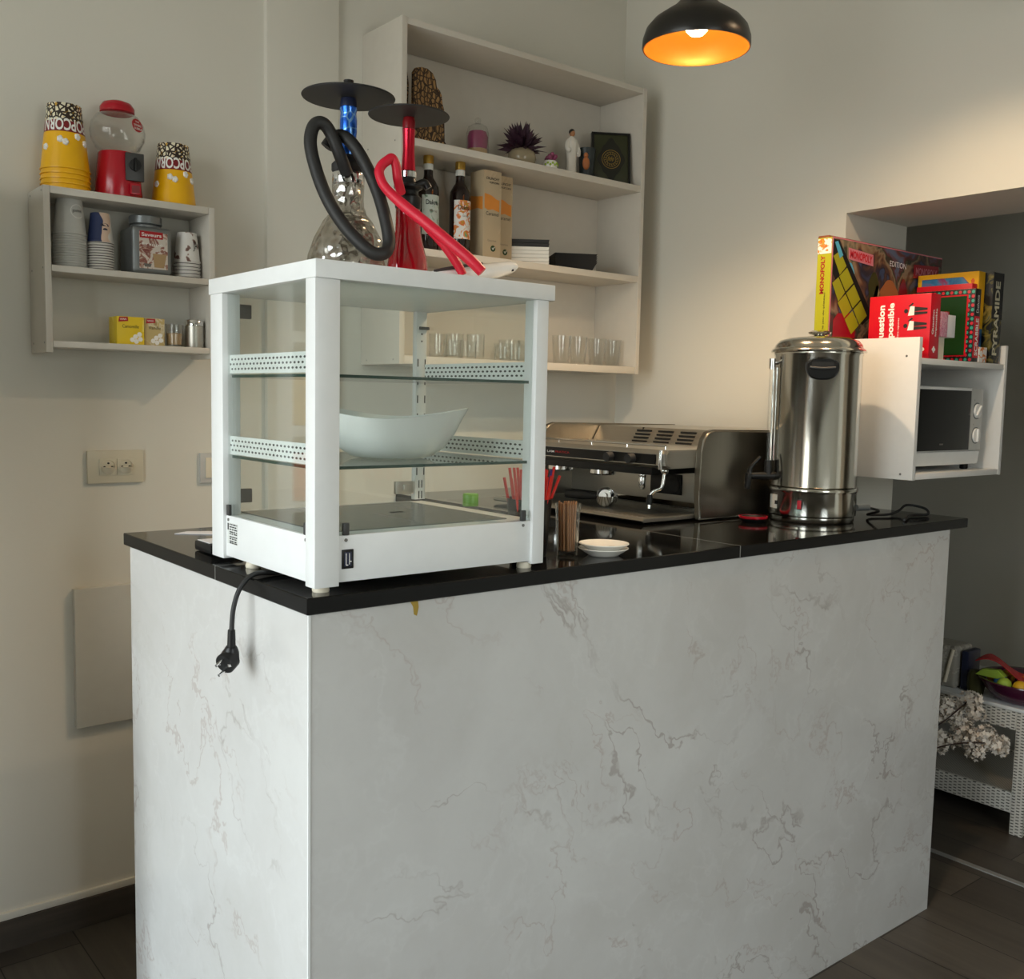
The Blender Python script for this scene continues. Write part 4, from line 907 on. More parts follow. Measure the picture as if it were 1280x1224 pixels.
    for R, wd in ((.033, .0016), (.026, .0010), (.0175, .0012)):
        for i in range(36):
            a, b = 2*PI*i/36, 2*PI*(i+1)/36
            m.face([m.v((cx+q*math.cos(t), -.0012, cz+q*math.sin(t))) for q, t in ((R, a), (R, b), (R-wd, b), (R-wd, a))])
    for i in range(16):
        a = 2*PI*i/16; m.tube([(cx+.018*math.cos(a), -.0013, cz+.018*math.sin(a)), (cx+.026*math.cos(a+.2), -.0013, cz+.026*math.sin(a+.2))], .0006, 5, smooth=0)
    for i in range(6):
        m.tube([(cx-.012+.004*i, -.0013, cz-.008+.003*(i % 2)), (cx-.010+.004*i, -.0013, cz+.004), (cx-.006+.003*i, -.0013, cz+.010-.004*(i % 3))], .0008, 5)
    m.build('gold_ornament', M['gold_ink'], em)
upper_things()

def bottles():
    def bottle(x, y, art, label, seed):
        o = thing('syrup_bottle', label, 'bottle', (x, y, Z3)); L = o.location; C = (x, y, Z3)
        MB(L).lathe([(.001, .0003), (.030, .0003), (.0325, .004), (.0325, .182), (.031, .195), (.022, .212), (.0150, .222), (.0138, .232), (.0138, .262), (.001, .262)], C, 40, cap=False).build('bottle_glass', M['syrup_dark'], o)
        MB(L).lathe([(.0145, .2445), (.0149, .246), (.0147, .2615), (.014, .2625)], C, 32).build('neck_label', M['paper_label'], o)
        MB(L).lathe([(.0148, .263), (.0158, .2635), (.0158, .2845), (.0148, .287), (.001, .287)], C, 32, wob=lambda a, z: 1+.012*math.cos(30*a)).build('cap', M['gold_cap'], o)
        m = MB(L); n = 24; a0, a1 = -2.75, -.15; rows = []
        for z in (.052, .168):
            rows.append([m.v((x+.0331*math.cos(a0+(a1-a0)*i/n), y+.0331*math.sin(a0+(a1-a0)*i/n), Z3+z)) for i in range(n+1)])
        for i in range(n): m.face((rows[0][i], rows[0][i+1], rows[1][i+1], rows[1][i]))
        lb = m.build('label', M[art], o)
        text('Dakna', M['ink_black'], lb, (0, 0, 0), (1, 0, 0), (0, 0, 1), w=.040, h=.014, bold=.012, bend=lambda u, v: tuple(Vector(cylbend((x, y), .0333, -1.75, Z3+.146, .0006)(u, v))-Vector((0, 0, 0))), rel=L)
        text('Sirop', M['ink_grey'], lb, (0, 0, 0), (1, 0, 0), (0, 0, 1), w=.022, h=.008, bend=cylbend((x, y), .0333, -1.6, Z3+.120, .0006), rel=L)
    bottle(1.022, 1.20, 'label_green', 'dark syrup bottle with a pale green label, nearest the red stem', 1)
    bottle(1.140, 1.20, 'label_orange', 'dark syrup bottle with a white and orange label beside the tall kraft carton', 2)
    for (x0, y0, w, lab, n) in ((1.205, 1.165, .070, 'tall kraft drink carton standing beside the orange labelled bottle', 0), (1.281, 1.20, .068, 'tall kraft drink carton half hidden behind the front carton', 1)):
        o = thing('drink_carton', lab, 'carton', (x0+w/2, y0+w/2, Z3)); L = o.location; H = .272
        MB(L).box(x0, x0+w, y0, y0+w, Z3+.0003, Z3+H, .002).build('carton', M['carton_kraft'], o)
        m = MB(L); pts = [(x0+.004, Z3+.20), (x0+.03, Z3+.196), (x0+.05, Z3+.186), (x0+.062, Z3+.184), (x0+.062, Z3+.148), (x0+.036, Z3+.154), (x0+.018, Z3+.150), (x0+.004, Z3+.156)]
        m.prism(pts, lambda u, v, k: (u, y0-.0006*k, v)); m.build('orange_panel', M['game_yellow'] if False else M['orange_clay'] if False else MATS['carton_orange'], o)
        if n == 0:
            m = MB(L); m.prism([(y0+.004, Z3+.190), (y0+.05, Z3+.196), (y0+.066, Z3+.20), (y0+.066, Z3+.156), (y0+.03, Z3+.158), (y0+.004, Z3+.15)], lambda u, v, k: (x0-.0006*k, u, v)); m.build('orange_panel', MATS['carton_orange'], o)
        text('CRUNCHY', M['ink_black'], o, (x0+w/2, y0, Z3+.247), (1, 0, 0), (0, 0, 1), w=.052, h=.008, bold=.02, rel=L)
        text('POPCORN', M['ink_black'], o, (x0+w/2+.006, y0, Z3+.235), (1, 0, 0), (0, 0, 1), w=.038, h=.006, bold=.02, rel=L)
        text('Caramel', M['ink_black'], o, (x0+w/2, y0, Z3+.140), (1, 0, 0), (0, 0, 1), w=.05, h=.011, rel=L)
        text('Gourmet', M['ink_grey'], o, (x0+w/2, y0, Z3+.058), (1, 0, 0), (0, 0, 1), w=.034, h=.006, rel=L)
        m = MB(L); m.prism([(x0+.040+.0095*math.cos(t*.3142), Z3+.034+.0095*math.sin(t*.3142)) for t in range(20)], lambda u, v, k: (u, y0-.0006*k, v)); rd = m.build('round_seal', M['game_green'], o)
        m = MB(L); m.tube([(x0+.036, y0-.0008, Z3+.036), (x0+.039, y0-.0008, Z3+.030), (x0+.045, y0-.0008, Z3+.039)], .0012, 6, smooth=0); m.build('leaf_mark', M['ink_white'], rd)
P('carton_orange', 'd98a34', .5)
bottles()

def trays():
    def tray_mesh(w, d, h, flare, mat):
        m = MB(); n = 1
        a = [(-w/2+flare, -d/2+flare, 0), (w/2-flare, -d/2+flare, 0), (w/2-flare, d/2-flare, 0), (-w/2+flare, d/2-flare, 0)]
        b = [(-w/2, -d/2, h), (w/2, -d/2, h), (w/2, d/2, h), (-w/2, d/2, h)]
        t = .0016
        c = [(-w/2+t, -d/2+t, h), (w/2-t, -d/2+t, h), (w/2-t, d/2-t, h), (-w/2+t, d/2-t, h)]
        e = [(-w/2+flare+t, -d/2+flare+t, t), (w/2-flare-t, -d/2+flare+t, t), (w/2-flare-t, d/2-flare-t, t), (-w/2+flare+t, d/2-flare-t, t)]
        R = [[m.v(p) for p in q] for q in (a, b, c, e)]
        m.face(list(reversed(R[0]))); m.face(R[3])
        for p, q in zip(R, R[1:]):
            for i in range(4): m.face((p[i], p[(i+1) % 4], q[(i+1) % 4], q[i]))
        return m.mesh('serving_tray', mat, 25)
    ords = ['lowest', 'second', 'third', 'fourth', 'fifth', 'sixth', 'seventh']
    mw = tray_mesh(.164, .102, .0105, .002, M['porcelain']); mk = tray_mesh(.164, .102, .0105, .002, M['black_matt'])
    for k in range(7):
        o = bpy.data.objects.new('serving_tray', mw if k < 5 else mk); COL.objects.link(o); o.location = (1.417, 1.225, Z3+.0003+.0118*k); o.rotation_euler = (0, 0, math.radians(-36))
        tag(o, ('%s white rectangular tray from the bottom under the two black trays' % ords[k]) if k < 5 else ('upper black rectangular tray on the white trays' if k == 6 else 'lower black rectangular tray lying directly on the white trays'), 'tray', 'stacked rectangular trays')
    m5 = tray_mesh(.146, .112, .030, .016, M['black_matt'])
    for k in range(5):
        o = bpy.data.objects.new('black_dish', m5); COL.objects.link(o); o.location = (1.632, 1.218, Z3+.0003+.0068*k); o.rotation_euler = (0, 0, math.radians(-30))
        tag(o, '%s black flared dish of the low nested stack' % (ords[k] if k < 4 else 'topmost'), 'dish', 'nested black dishes')
trays()

def glasses():
    def tumbler(r0, r1, h, x, y, label, facets=0):
        o = bpy.data.objects.new('tumbler', None)
        C = (0, 0, 0); wob = (lambda a, z: 1+.03*math.cos(facets*a)*(1 if z < h*.55 else 0)) if facets else None
        m = MB(); m.lathe([(.001, .0003), (r0-.001, .0003), (r0, .002), (r0+(r1-r0)*.5, h*.45), (r1, h), (r1-.0014, h), (r0+(r1-r0)*.5-.0022, h*.45), (r0-.003, .009), (.001, .009)], C, 36, cap=False, wob=wob)
        o = m.build('tumbler', M['drink_glass'], loc=(x, y, Z2)); tag(o, label, 'glass', 'glasses on the bottom shelf'); return o
    tumbler(.0255, .0325, .094, 1.815, 1.20, 'tall tapered tumbler at the right end of the glass row', 8)
    tumbler(.0255, .0325, .094, 1.735, 1.195, 'tall tapered tumbler second from the right end of the glass row', 8)
    tumbler(.0255, .0325, .097, 1.650, 1.20, 'tall tapered tumbler third from the right end of the glass row', 8)
    tumbler(.0255, .0325, .097, 1.578, 1.205, 'tall tapered tumbler just right of the case corner post', 8)
    tumbler(.027, .0285, .080, 1.206, 1.195, 'straight ribbed glass standing right of the left mugs', 12)
    tumbler(.027, .0285, .080, 1.150, 1.23, 'straight ribbed glass behind the left glass mugs', 12)
    tumbler(.027, .0285, .078, 1.10, 1.25, 'straight glass at the back left seen past the slotted post', 12)
    tumbler(.033, .036, .074, 1.455, 1.235, 'wide glass behind the mugs next to the case corner post', 0)
    tumbler(.033, .036, .074, 1.395, 1.26, 'wide glass at the back behind the right mugs', 0)
    def mug(x, y, label, ang):
        o = thing('glass_mug', label, 'mug', (x, y, Z2), (0, 0, ang), 'glass mugs on the bottom shelf')
        MB().lathe([(.001, .0003), (.026, .0003), (.028, .003), (.027, .045), (.029, .056), (.0275, .056), (.0255, .045), (.026, .008), (.001, .008)], (0, 0, 0), 32, cap=False).build('glass_wall', M['drink_glass'], o)
        MB().tube([(-.027, 0, .044), (-.040, 0, .042), (-.043, 0, .027), (-.036, 0, .014), (-.027, 0, .012)], .0032, 8).build('handle', M['drink_glass'], o)
    mug(1.095, 1.165, 'small glass mug farthest left, handle outward, seen through the case', .0)
    mug(1.152, 1.165, 'small glass mug between the left mug and the ribbed glass', -1.4)
    mug(1.300, 1.175, 'small glass mug at the left of the right pair with its handle to the left', .2)
    mug(1.365, 1.18, 'small glass mug beside the wide glasses near the case corner post', -1.2)
glasses()

# ------------------------------------------------------------------ plates on the wall
def wall_plates():
    def socket_plate(x0, x1, z0, z1, label, sockets):
        o = thing('wall_socket', label, 'socket', ((x0+x1)/2, YW, (z0+z1)/2)); L = o.location
        MB(L).box(x0, x1, YW-.010, YW+.001, z0, z1, .003).build('cover_plate', M['outlet_cream'], o)
        for cx in sockets:
            cz = (z0+z1)/2
            m = MB(L); m.box(cx-.0215, cx+.0215, YW-.0125, YW-.0095, cz-.0215, cz+.0215, .001); q = m.build('socket_insert', M['outlet_cream'], o)
            m = MB(L)
            for k in range(1): m.tube([(cx, YW-.0124, cz), (cx, YW-.0136, cz), (cx, YW-.0136, cz)], [.0185, .0185, .0165], 32, smooth=0)
            m.build('socket_well', M['ivory'], q)
            m = MB(L)
            for dx in (-.0095, .0095): m.cyl((cx+dx, YW-.0142, cz), (cx+dx, YW-.0130, cz), .0030, n=12)
            m.cyl((cx, YW-.0175, cz+.010), (cx, YW-.0130, cz+.010), .0024, n=10)
            m.build('contact_hole', M['hole_black'], q)
    socket_plate(.061, .204, 1.187, 1.273, 'cream double wall socket on the left back wall', (.112, .157))
    o = thing('wall_switch', 'pale switch plate on the back wall half hidden by the case', 'switch', (.40, YW, 1.22)); L = o.location
    MB(L).box(.360, .44, YW-.010, YW+.001, 1.178, 1.262, .003).build('cover_plate', P('switch_white', 'c4c3c0', .35), o)
    MB(L).box(.374, .426, YW-.014, YW-.0095, 1.192, 1.248, .002).build('rocker', M['ivory'], o)
    o = thing('access_panel', 'square pale access panel low on the back wall beside the counter', 'wall panel', (.20, YW, .73)); L = o.location
    MB(L).box(.020, .39, YW-.020, YW+.001, .548, .916, .003).build('panel_door', M['wall_white'] if 'wall_white' in M else P('panel_paint', 'c9c8c0', .4), o)
wall_plates()

# ------------------------------------------------------------------ espresso machine
def espresso():
    o = thing('espresso_machine', 'stainless two group espresso machine standing on the black worktop by the corner', 'coffee machine', (1.56, .66, HT)); L = o.location
    ST, DK = M['steel'], M['steel_dark']; y0, y1 = .335, .985; xb = 1.90
    def side(ya, yb):
        poly = [(1.300, HT+.004), (1.296, 1.20), (1.300, 1.30), (1.306, 1.335), (1.320, 1.352), (1.345, 1.359), (xb, 1.352), (xb, HT+.004)]
        return MB(L).prism(poly, lambda u, v, k: (u, ya+(yb-ya)*k, v), .005, 3)
    side(y0, y0+.022).build('side_panel', DK, o, 'rounded dark steel side panel')
    side(y1-.022, y1).build('side_panel', DK, o, 'rounded dark steel side panel')
    # body, splash back, vent panel
    m = MB(L); m.box(1.42, xb-.01, y0+.0225, y1-.0225, HT+.03, 1.30, .002); m.build('body', ST, o)
    m = MB(L); m.prism([(1.50, 1.298), (1.535, 1.350), (xb-.02, 1.350), (xb-.02, 1.298)], lambda u, v, k: (u, y0+.023+(y1-y0-.046)*k, v), .002); vp = m.build('top_housing', ST, o)
    m = MB(L)
    for j in range(5):
        yc = y0+.070+j*.088
        for i in range(4):
            u = .18+.2*i; x = 1.50+.035*u; z = 1.298+.052*u
            m.box(x-.0028, x+.004, yc-.030, yc+.030, z-.0012, z+.0040)
    m.build('vent_slots', M['hole_black'], vp)
    m = MB(L); m.box(1.530, 1.5375, .765, .768, 1.30, 1.3495); m.build('panel_gap', M['hole_black'], vp)
    # hood with cup tray on top
    m = MB(L); m.prism([(1.188, 1.296), (1.196, 1.306), (1.51, 1.306), (1.51, 1.262), (1.205, 1.258), (1.190, 1.266)], lambda u, v, k: (u, y0+.0225+(y1-y0-.045)*k, v), .003, 2); hd = m.build('hood', ST, o)
    m = MB(L); m.prism([(1.1855, 1.2935), (1.1895, 1.268), (1.1995, 1.267), (1.1975, 1.2945)], lambda u, v, k: (u, y0+.058+(y1-y0-.085)*k, v), .001); pn = m.build('control_panel', M['black_plastic'], hd)
    for (yy, s, mt, w) in ((.800, 'LAM', M['ink_white'], .030), (.750, 'PRATICA', M['ink_red'], .060), (.985-.05, 'AMBRA', M['ink_grey'], .03)):
        text(s, mt, pn, (1.1865, yy, 1.281), (0, -1, 0), (-.15, 0, 1), w=w, h=.006, bold=.01, rel=L)
    for yy in (.555, .475): MB(L).cyl((1.190, yy, 1.281), (1.168, yy, 1.279), .0135, .012, n=20).build('control_knob', M['black_matt'], pn)
    MB(L).tube([(1.186, y0+.040, 1.257), (1.184, y0+.040, 1.282), (1.187, y0+.040, 1.305)], .0055, 12).build('hood_edge', M['chrome'], hd)
    m = MB(L)
    m.tube([(1.215, y0+.05, 1.315), (1.215, y1-.05, 1.315)], .0028, 8, smooth=0)
    for k in range(5): yy = y0+.05+k*(y1-y0-.10)/4; m.tube([(1.215, yy, 1.305), (1.215, yy, 1.315)], .0025, 8, smooth=0)
    m.build('cup_rail', M['chrome'], o)
    # black group band and groups
    m = MB(L); m.box(1.225, 1.43, .44, y1-.03, 1.236, 1.260, .002); m.build('group_band', M['black_plastic'], o)
    for yy in (.875, .695):
        m = MB(L); m.lathe([(.001, 1.238), (.038, 1.238), (.038, 1.222), (.034, 1.218), (.001, 1.218)], (1.295, yy, 0), 40, cap=False); m.build('group_ring', M['chrome'], o, 'chrome group head ring')
    # steam wands
    m = MB(L); m.sphere((1.255, .502, 1.232), .011, 14, 10); m.lathe([(.006, 1.236), (.0105, 1.222), (.0085, 1.200), (.005, 1.192)], (1.255, .502, 0), 20); m.build('hot_water_spout', M['chrome'], o)
    m = MB(L); m.sphere((1.235, .405, 1.250), .011, 14, 10); m.tube([(1.235, .405, 1.25), (1.232, .405, 1.225), (1.228, .408, 1.205), (1.218, .424, 1.195), (1.212, .432, 1.180), (1.208, .430, 1.150)], .0048, 12); w = m.build('steam_wand', M['chrome'], o)
    m = MB(L); m.tube([(1.212, .432, 1.185), (1.2095, .431, 1.172), (1.2085, .430, 1.160)], [.0068, .0085, .0070], 12, smooth=2); m.build('wand_grip', M['black_plastic'], w)
    # black socket plate on the splash back
    m = MB(L); m.box(1.415, 1.4205, .505, .622, 1.168, 1.226, .002); b = m.build('gauge_plate', M['black_plastic'], o, 'black gauge plate')
    m = MB(L); m.tube([(1.4155, .530, 1.197), (1.413, .530, 1.197)], .020, 24, smooth=0); m.build('gauge', M['hole_black'], b)
    # drip tray, feet
    m = MB(L); m.prism([(1.105, 1.131), (1.112, 1.137), (1.42, 1.137), (1.42, 1.126), (1.115, 1.126)], lambda u, v, k: (u, y0+.0225+(y1-y0-.045)*k, v), .002); dt = m.build('drip_tray', ST, o)
    m = MB(L)
    for k in range(34): yy = y0+.04+k*.0175; m.box(1.135, 1.395, yy, yy+.006, 1.1368, 1.1378)
    m.build('tray_grille', M['steel_dark'], dt)
    m = MB(L); m.box(1.19, 1.43, y0+.03, y1-.03, HT+.004, 1.1255); m.build('base_box', M['black_plastic'], o)
    for x in (1.16, 1.80):
        for y in (y0+.05, y1-.05): MB(L).lathe([(.012, HT+.0003), (.014, HT+.004), (.010, HT+.0058)], (x, y, 0), 16).build('foot', M['chrome'], o)
    # portafilter resting on the tray
    p = thing('portafilter', 'portafilter with a black handle lying on the drip tray of the machine', 'portafilter', (1.20, .60, 1.1385)); Q = p.location
    ax = Vector((-.93, -.30, .18)).normalized(); c = Vector((1.215, .600, 1.1665))
    m = MB(Q); m.tube([c-ax*.026, c-ax*.006, c-ax*.002, c+ax*.004, c+ax*.004], [.024, .025, .0275, .0275, .0235], 40, smooth=0); m.build('filter_holder', M['chrome'], p)
    m = MB(Q); m.tube([c+ax*.0042, c+ax*.0052], .0185, 32, smooth=0); m.tube([c+ax*.0052, c+ax*.012], [.0105, .009], 24, smooth=0); m.build('filter_basket', M['steel'], p)
    m = MB(Q); h = Vector((-.10, .95, -.02)).normalized(); s = c-ax*.010+h*.023; m.tube([s, s+h*.03, s+h*.07, s+h*.125], [.008, .0105, .0135, .0115], 16); m.build('handle', M['black_plastic'], p)
espresso()

# ------------------------------------------------------------------ hot water urn
def urn():
    cx, cy = 1.606, .210
    o = thing('water_urn', 'tall polished steel hot water urn with a black side handle', 'urn', (cx, cy, HT)); L = o.location; C = (cx, cy, HT); SP = M['steel_polished']
    MB(L).lathe([(.001, .0003), (.108, .0003), (.110, .003), (.110, .015)], C, 72).build('foot_ring', SP, o)
    MB(L).lathe([(.108, .0155), (.114, .0185), (.1145, .022), (.1145, .078), (.1165, .082), (.1175, .087), (.1155, .091), (.112, .092)], C, 72).build('base', SP, o)
    MB(L).lathe([(.111, .0935), (.1125, .095), (.1125, .437), (.1145, .440), (.1145, .444)], C, 72).build('body', SP, o)
    MB(L).lathe([(.1145, .4445), (.121, .4455), (.1225, .449), (.1205, .453), (.114, .457), (.111, .466), (.101, .477), (.080, .484), (.045, .488), (.020, .489), (.001, .489)], C, 72, cap=False).build('lid', SP, o)
    MB(L).lathe([(.016, .489), (.014, .492), (.028, .4955), (.030, .500), (.020, .504), (.001, .505)], C, 36).build('lid_knob', SP, o)
    # black recessed handle, faces the viewer's side
    va = math.atan2(-1.3536-cy, -.6999-cx)+.10; N = Vector((math.cos(va), math.sin(va), 0)); U = Vector((-math.sin(va), math.cos(va), 0)); H0 = Vector((cx, cy, HT+.405))+N*.110
    def hp(a, k, off): return H0+U*a+Vector((0, 0, k))+N*off
    def dshape(w, ht, hb, n=24):
        pts = []
        for i in range(n):
            t = 2*PI*i/n; r = math.cos(t); s_ = math.sin(t)
            pts.append((w*(abs(r)**.75)*(1 if r > 0 else -1), (ht*abs(s_)**.55 if s_ > 0 else -hb*abs(s_)**1.0)))
        return pts
    pts = dshape(.0415, .0205, .033)
    m = MB(L); m.prism(pts, lambda u, v, k: hp(u, v, -.012+.024*k-.006*(u/.0415)**2), .004, 3); h = m.build('side_handle', M['black_plastic'], o)
    m = MB(L); m.prism([(-.029, .001), (-.027, .013), (.027, .013), (.029, .001)], lambda u, v, k: hp(u, v, .004+.0095*k), .001); m.build('handle_recess', M['hole_black'], h)
    m = MB(L); m.tube([hp(-.031, -.001, .010), hp(0, -.0035, .016), hp(.031, -.001, .010)], .0035, 10); m.build('handle_lip', M['dark_grey_plastic'], h)
    # sight glass with fittings, tap
    ta = math.atan2(.50, -.86); T = Vector((math.cos(ta), math.sin(ta), 0)); V = Vector((-T.y, T.x, 0))
    def tp(r, s, z): return Vector((cx, cy, HT+z))+T*r+V*s
    m = MB(L); m.tube([tp(.128, 0, .155), tp(.128, 0, .405)], .0062, 14, smooth=0); m.build('sight_glass', M['drink_glass'], o)
    m = MB(L)
    m.tube([tp(.110, 0, .418), tp(.128, 0, .418)], .006, 12, smooth=0); m.tube([tp(.128, 0, .400), tp(.128, 0, .428)], .0085, 14, smooth=0)
    m.tube([tp(.118, .011, .160), tp(.118, .011, .405)], .0026, 8, smooth=0); m.tube([tp(.118, -.011, .160), tp(.118, -.011, .405)], .0026, 8, smooth=0)
    m.build('sight_glass_guard', M['chrome'], o)
    m = MB(L); m.tube([tp(.109, 0, .118), tp(.152, 0, .118), tp(.186, 0, .118)], [.012, .010, .009], 16, smooth=0); m.tube([tp(.128, 0, .118), tp(.128, 0, .160)], [.011, .009], 14, smooth=0); m.tube([tp(.180, 0, .124), tp(.182, 0, .100), tp(.184, 0, .083)], [.010, .009, .007], 14, smooth=0); m.tube([tp(.178, 0, .124), tp(.176, 0, .140), tp(.150, 0, .168)], [.007, .006, .005], 10, smooth=3); m.build('tap', M['black_plastic'], o)
    # switch, rating plate
    def bp(a, z, r=.1150): return Vector((cx+r*math.cos(a), cy+r*math.sin(a), HT+z))
    sa = va-.36
    def patch(name, a, z, w, h, th, mat, par=o, r=.1146):
        m = MB(L); n = 6; lo, hi = [], []
        for k in range(n+1):
            t = a+(k/n-.5)*w/r
            lo.append((m.v(bp(t, z-h/2, r)), m.v(bp(t, z-h/2, r+th)))); hi.append((m.v(bp(t, z+h/2, r)), m.v(bp(t, z+h/2, r+th))))
        for k in range(n):
            m.face((lo[k][1], lo[k+1][1], hi[k+1][1], hi[k][1])); m.face((lo[k][0], hi[k][0], hi[k+1][0], lo[k+1][0])); m.face((lo[k][0], lo[k+1][0], lo[k+1][1], lo[k][1])); m.face((hi[k][0], hi[k][1], hi[k+1][1], hi[k+1][0]))
        m.face((lo[0][0], lo[0][1], hi[0][1], hi[0][0])); m.face((lo[n][0], hi[n][0], hi[n][1], lo[n][1]))
        return m.build(name, mat, par)
    sw = patch('switch_frame', sa, .050, .013, .027, .002, M['black_plastic'])
    patch('switch_key', sa, .050, .0095, .022, .0045, M['red_plastic'], sw)
    rp_ = patch('rating_plate', va-1.12, .052, .034, .036, .0008, M['paper_label'])
    patch('plate_print', va-1.00, .050, .008, .010, .0016, M['ink_black'], rp_)
    # lead on the right
    q = bp(va+1.42, .040)
    m = MB(L); m.tube([q-Vector((.01, .006, 0)), q+Vector((.030, -.016, 0))], .0085, 12, smooth=0); m.build('cord_inlet', M['grey_metallic'], o)
    pts = [q+Vector((.028, -.014, 0)), q+Vector((.075, -.02, -.012)), (1.80, .16, HT+.008), (1.87, .14, HT+.006), (1.945, .15, HT+.012), (2.005, .16, HT+.024), (2.022, .115, HT+.018), (1.985, .085, HT+.006), (1.92, .098, HT+.005), (1.86, .075, HT+.005), (1.80, .05, HT+.005)]
    MB(L).tube(pts, .0036, 10).build('power_cord', M['black_silicone'], o)
    t = thing('red_rimmed_dish', 'small dark dish with a red rim between the urn and the coffee machine', 'dish', (1.425, .262, HT)); Q = t.location
    MB(Q).lathe([(.001, .0003), (.026, .0003), (.030, .004), (.036, .014), (.033, .015), (.027, .006), (.001, .004)], (1.425, .262, HT), 32, cap=False).build('bowl_body', M['black_plastic'], t)
    MB(Q).lathe([(.0345, .0095), (.0372, .011), (.0375, .016), (.034, .0165)], (1.425, .262, HT), 32, cap=False).build('rim', M['red_plastic'], t)
urn()

# ------------------------------------------------------------------ small things on the worktop
def counter_smalls():
    cx, cy = .556, .140
    o = thing('straw_cup', 'black tapered cup full of red straws behind the case corner post', 'cup', (cx, cy, HT)); L = o.location
    MB(L).lathe([(.001, .0003), (.034, .0003), (.036, .003), (.0445, .112), (.0455, .115), (.0430, .115), (.0345, .006), (.001, .005)], (cx, cy, HT), 40, cap=False).build('cup_wall', M['black_plastic'], o)
    rr = random.Random(21)
    spots = []
    for k in range(26):
        a = k*2.39996; r = .004+.027*math.sqrt((k+.5)/26)
        spots.append((a, r))
    for k, (a, r) in enumerate(spots):
        p0 = Vector((cx+r*.72*math.cos(a), cy+r*.72*math.sin(a), HT+.006)); p1 = Vector((cx+r*1.75*math.cos(a), cy+r*1.75*math.sin(a), HT+.160+rr.uniform(-.006, .018)))
        if k == 8: p1 = Vector((cx+.048, cy-.034, HT+.160)); p0 = Vector((cx+.006, cy-.006, HT+.02))
        if k == 9: p1 = Vector((cx+.029, cy-.030, HT+.172)); p0 = Vector((cx+.016, cy-.016, HT+.008))
        purple = k == 9
        m = MB(p0); m.tube([p0, p1], .0029, 9, cap=False, smooth=0); m.tube([p1, p0], .0023, 9, cap=False, smooth=0)
        s = m.build('drinking_straw', M['straw_purple'] if purple else M['straw_red'])
        tag(s, 'single purple straw among the red straws' if purple else ('red straw leaning out to the right of the black cup' if k == 8 else 'red straw standing in the black cup'), 'straw', 'straws in the black cup')
    cx, cy = .628, .106
    o = thing('stirrer_glass', 'clear tall glass holding wooden stir sticks beside the black straw cup', 'glass', (cx, cy, HT)); L = o.location
    MB(L).lathe([(.001, .0003), (.0195, .0003), (.0205, .002), (.0258, .104), (.0246, .104), (.0188, .010), (.001, .010)], (cx, cy, HT), 36, cap=False).build('glass_wall', M['drink_glass'], o)
    for k in range(22):
        i, j = k % 6, k//6
        x = cx-.0128+.0051*i+.001*(j % 2); y = cy-.011+.0068*j
        if (x-cx)**2+(y-cy)**2 > .0158**2: continue
        m = MB((x, y, HT+.0105)); h = .093+.006*rr.random()
        m.xf = Matrix.Translation((x, y, HT+.0105)) @ Matrix.Rotation((x-cx)*3.2, 4, 'Y') @ Matrix.Rotation(rr.uniform(-.3, .3), 4, 'Z')
        m.box(-.0022, .0022, -.0007, .0007, 0, h, .0006, 1)
        tag(m.build('stir_stick', M['stick_wood'], loc=(x, y, HT+.0105)), 'wooden stir stick in the clear glass', 'stir stick', 'stir sticks in the glass')
    for k, (z, lab) in enumerate(((HT+.0003, 'lower white saucer under the other on the black worktop'), (HT+.0095, 'upper white saucer with a small dark emblem on the black worktop'))):
        o = thing('saucer', lab, 'saucer', (.690+.001*k, .066, z), group='stacked saucers')
        MB().lathe([(.001, 0), (.030, 0), (.033, .003), (.046, .011), (.0505, .0145), (.050, .0160), (.045, .0135), (.032, .0065), (.001, .005)], (0, 0, 0), 48, cap=False).build('dish', M['porcelain'], o, ang=60)
        if k == 1:
            m = MB()
            for i in range(14):
                a, b = 2*PI*i/14, 2*PI*(i+1)/14
                m.face([m.v((.010+q*1.3*math.cos(t), -.008+q*.8*math.sin(t), .0072)) for q, t in ((.0135, a), (.0135, b), (.0110, b), (.0110, a))])
            m.tube([(.001, -.008, .0075), (.010, -.004, .0075), (.018, -.010, .0075)], .0012, 6); m.build('emblem', M['ink_grey'], o)
    o = thing('capped_bottle', 'small clear bottle with a bright green cap behind the display case', 'bottle', (.679, .50, HT)); L = o.location; C = (.679, .50, HT)
    MB(L).lathe([(.001, .0003), (.022, .0003), (.024, .004), (.024, .044), (.016, .054), (.015, .060)], C, 32).build('bottle_body', M['clear_plastic'], o)
    MB(L).lathe([(.018, .0585), (.0185, .060), (.0185, .085), (.017, .087), (.001, .087)], C, 32, wob=lambda a, z: 1+.012*math.cos(28*a)).build('cap', M['green_plastic'], o)
P('straw_red', 'd22a20', .35); P('straw_purple', '3d2a78', .35)
counter_smalls()

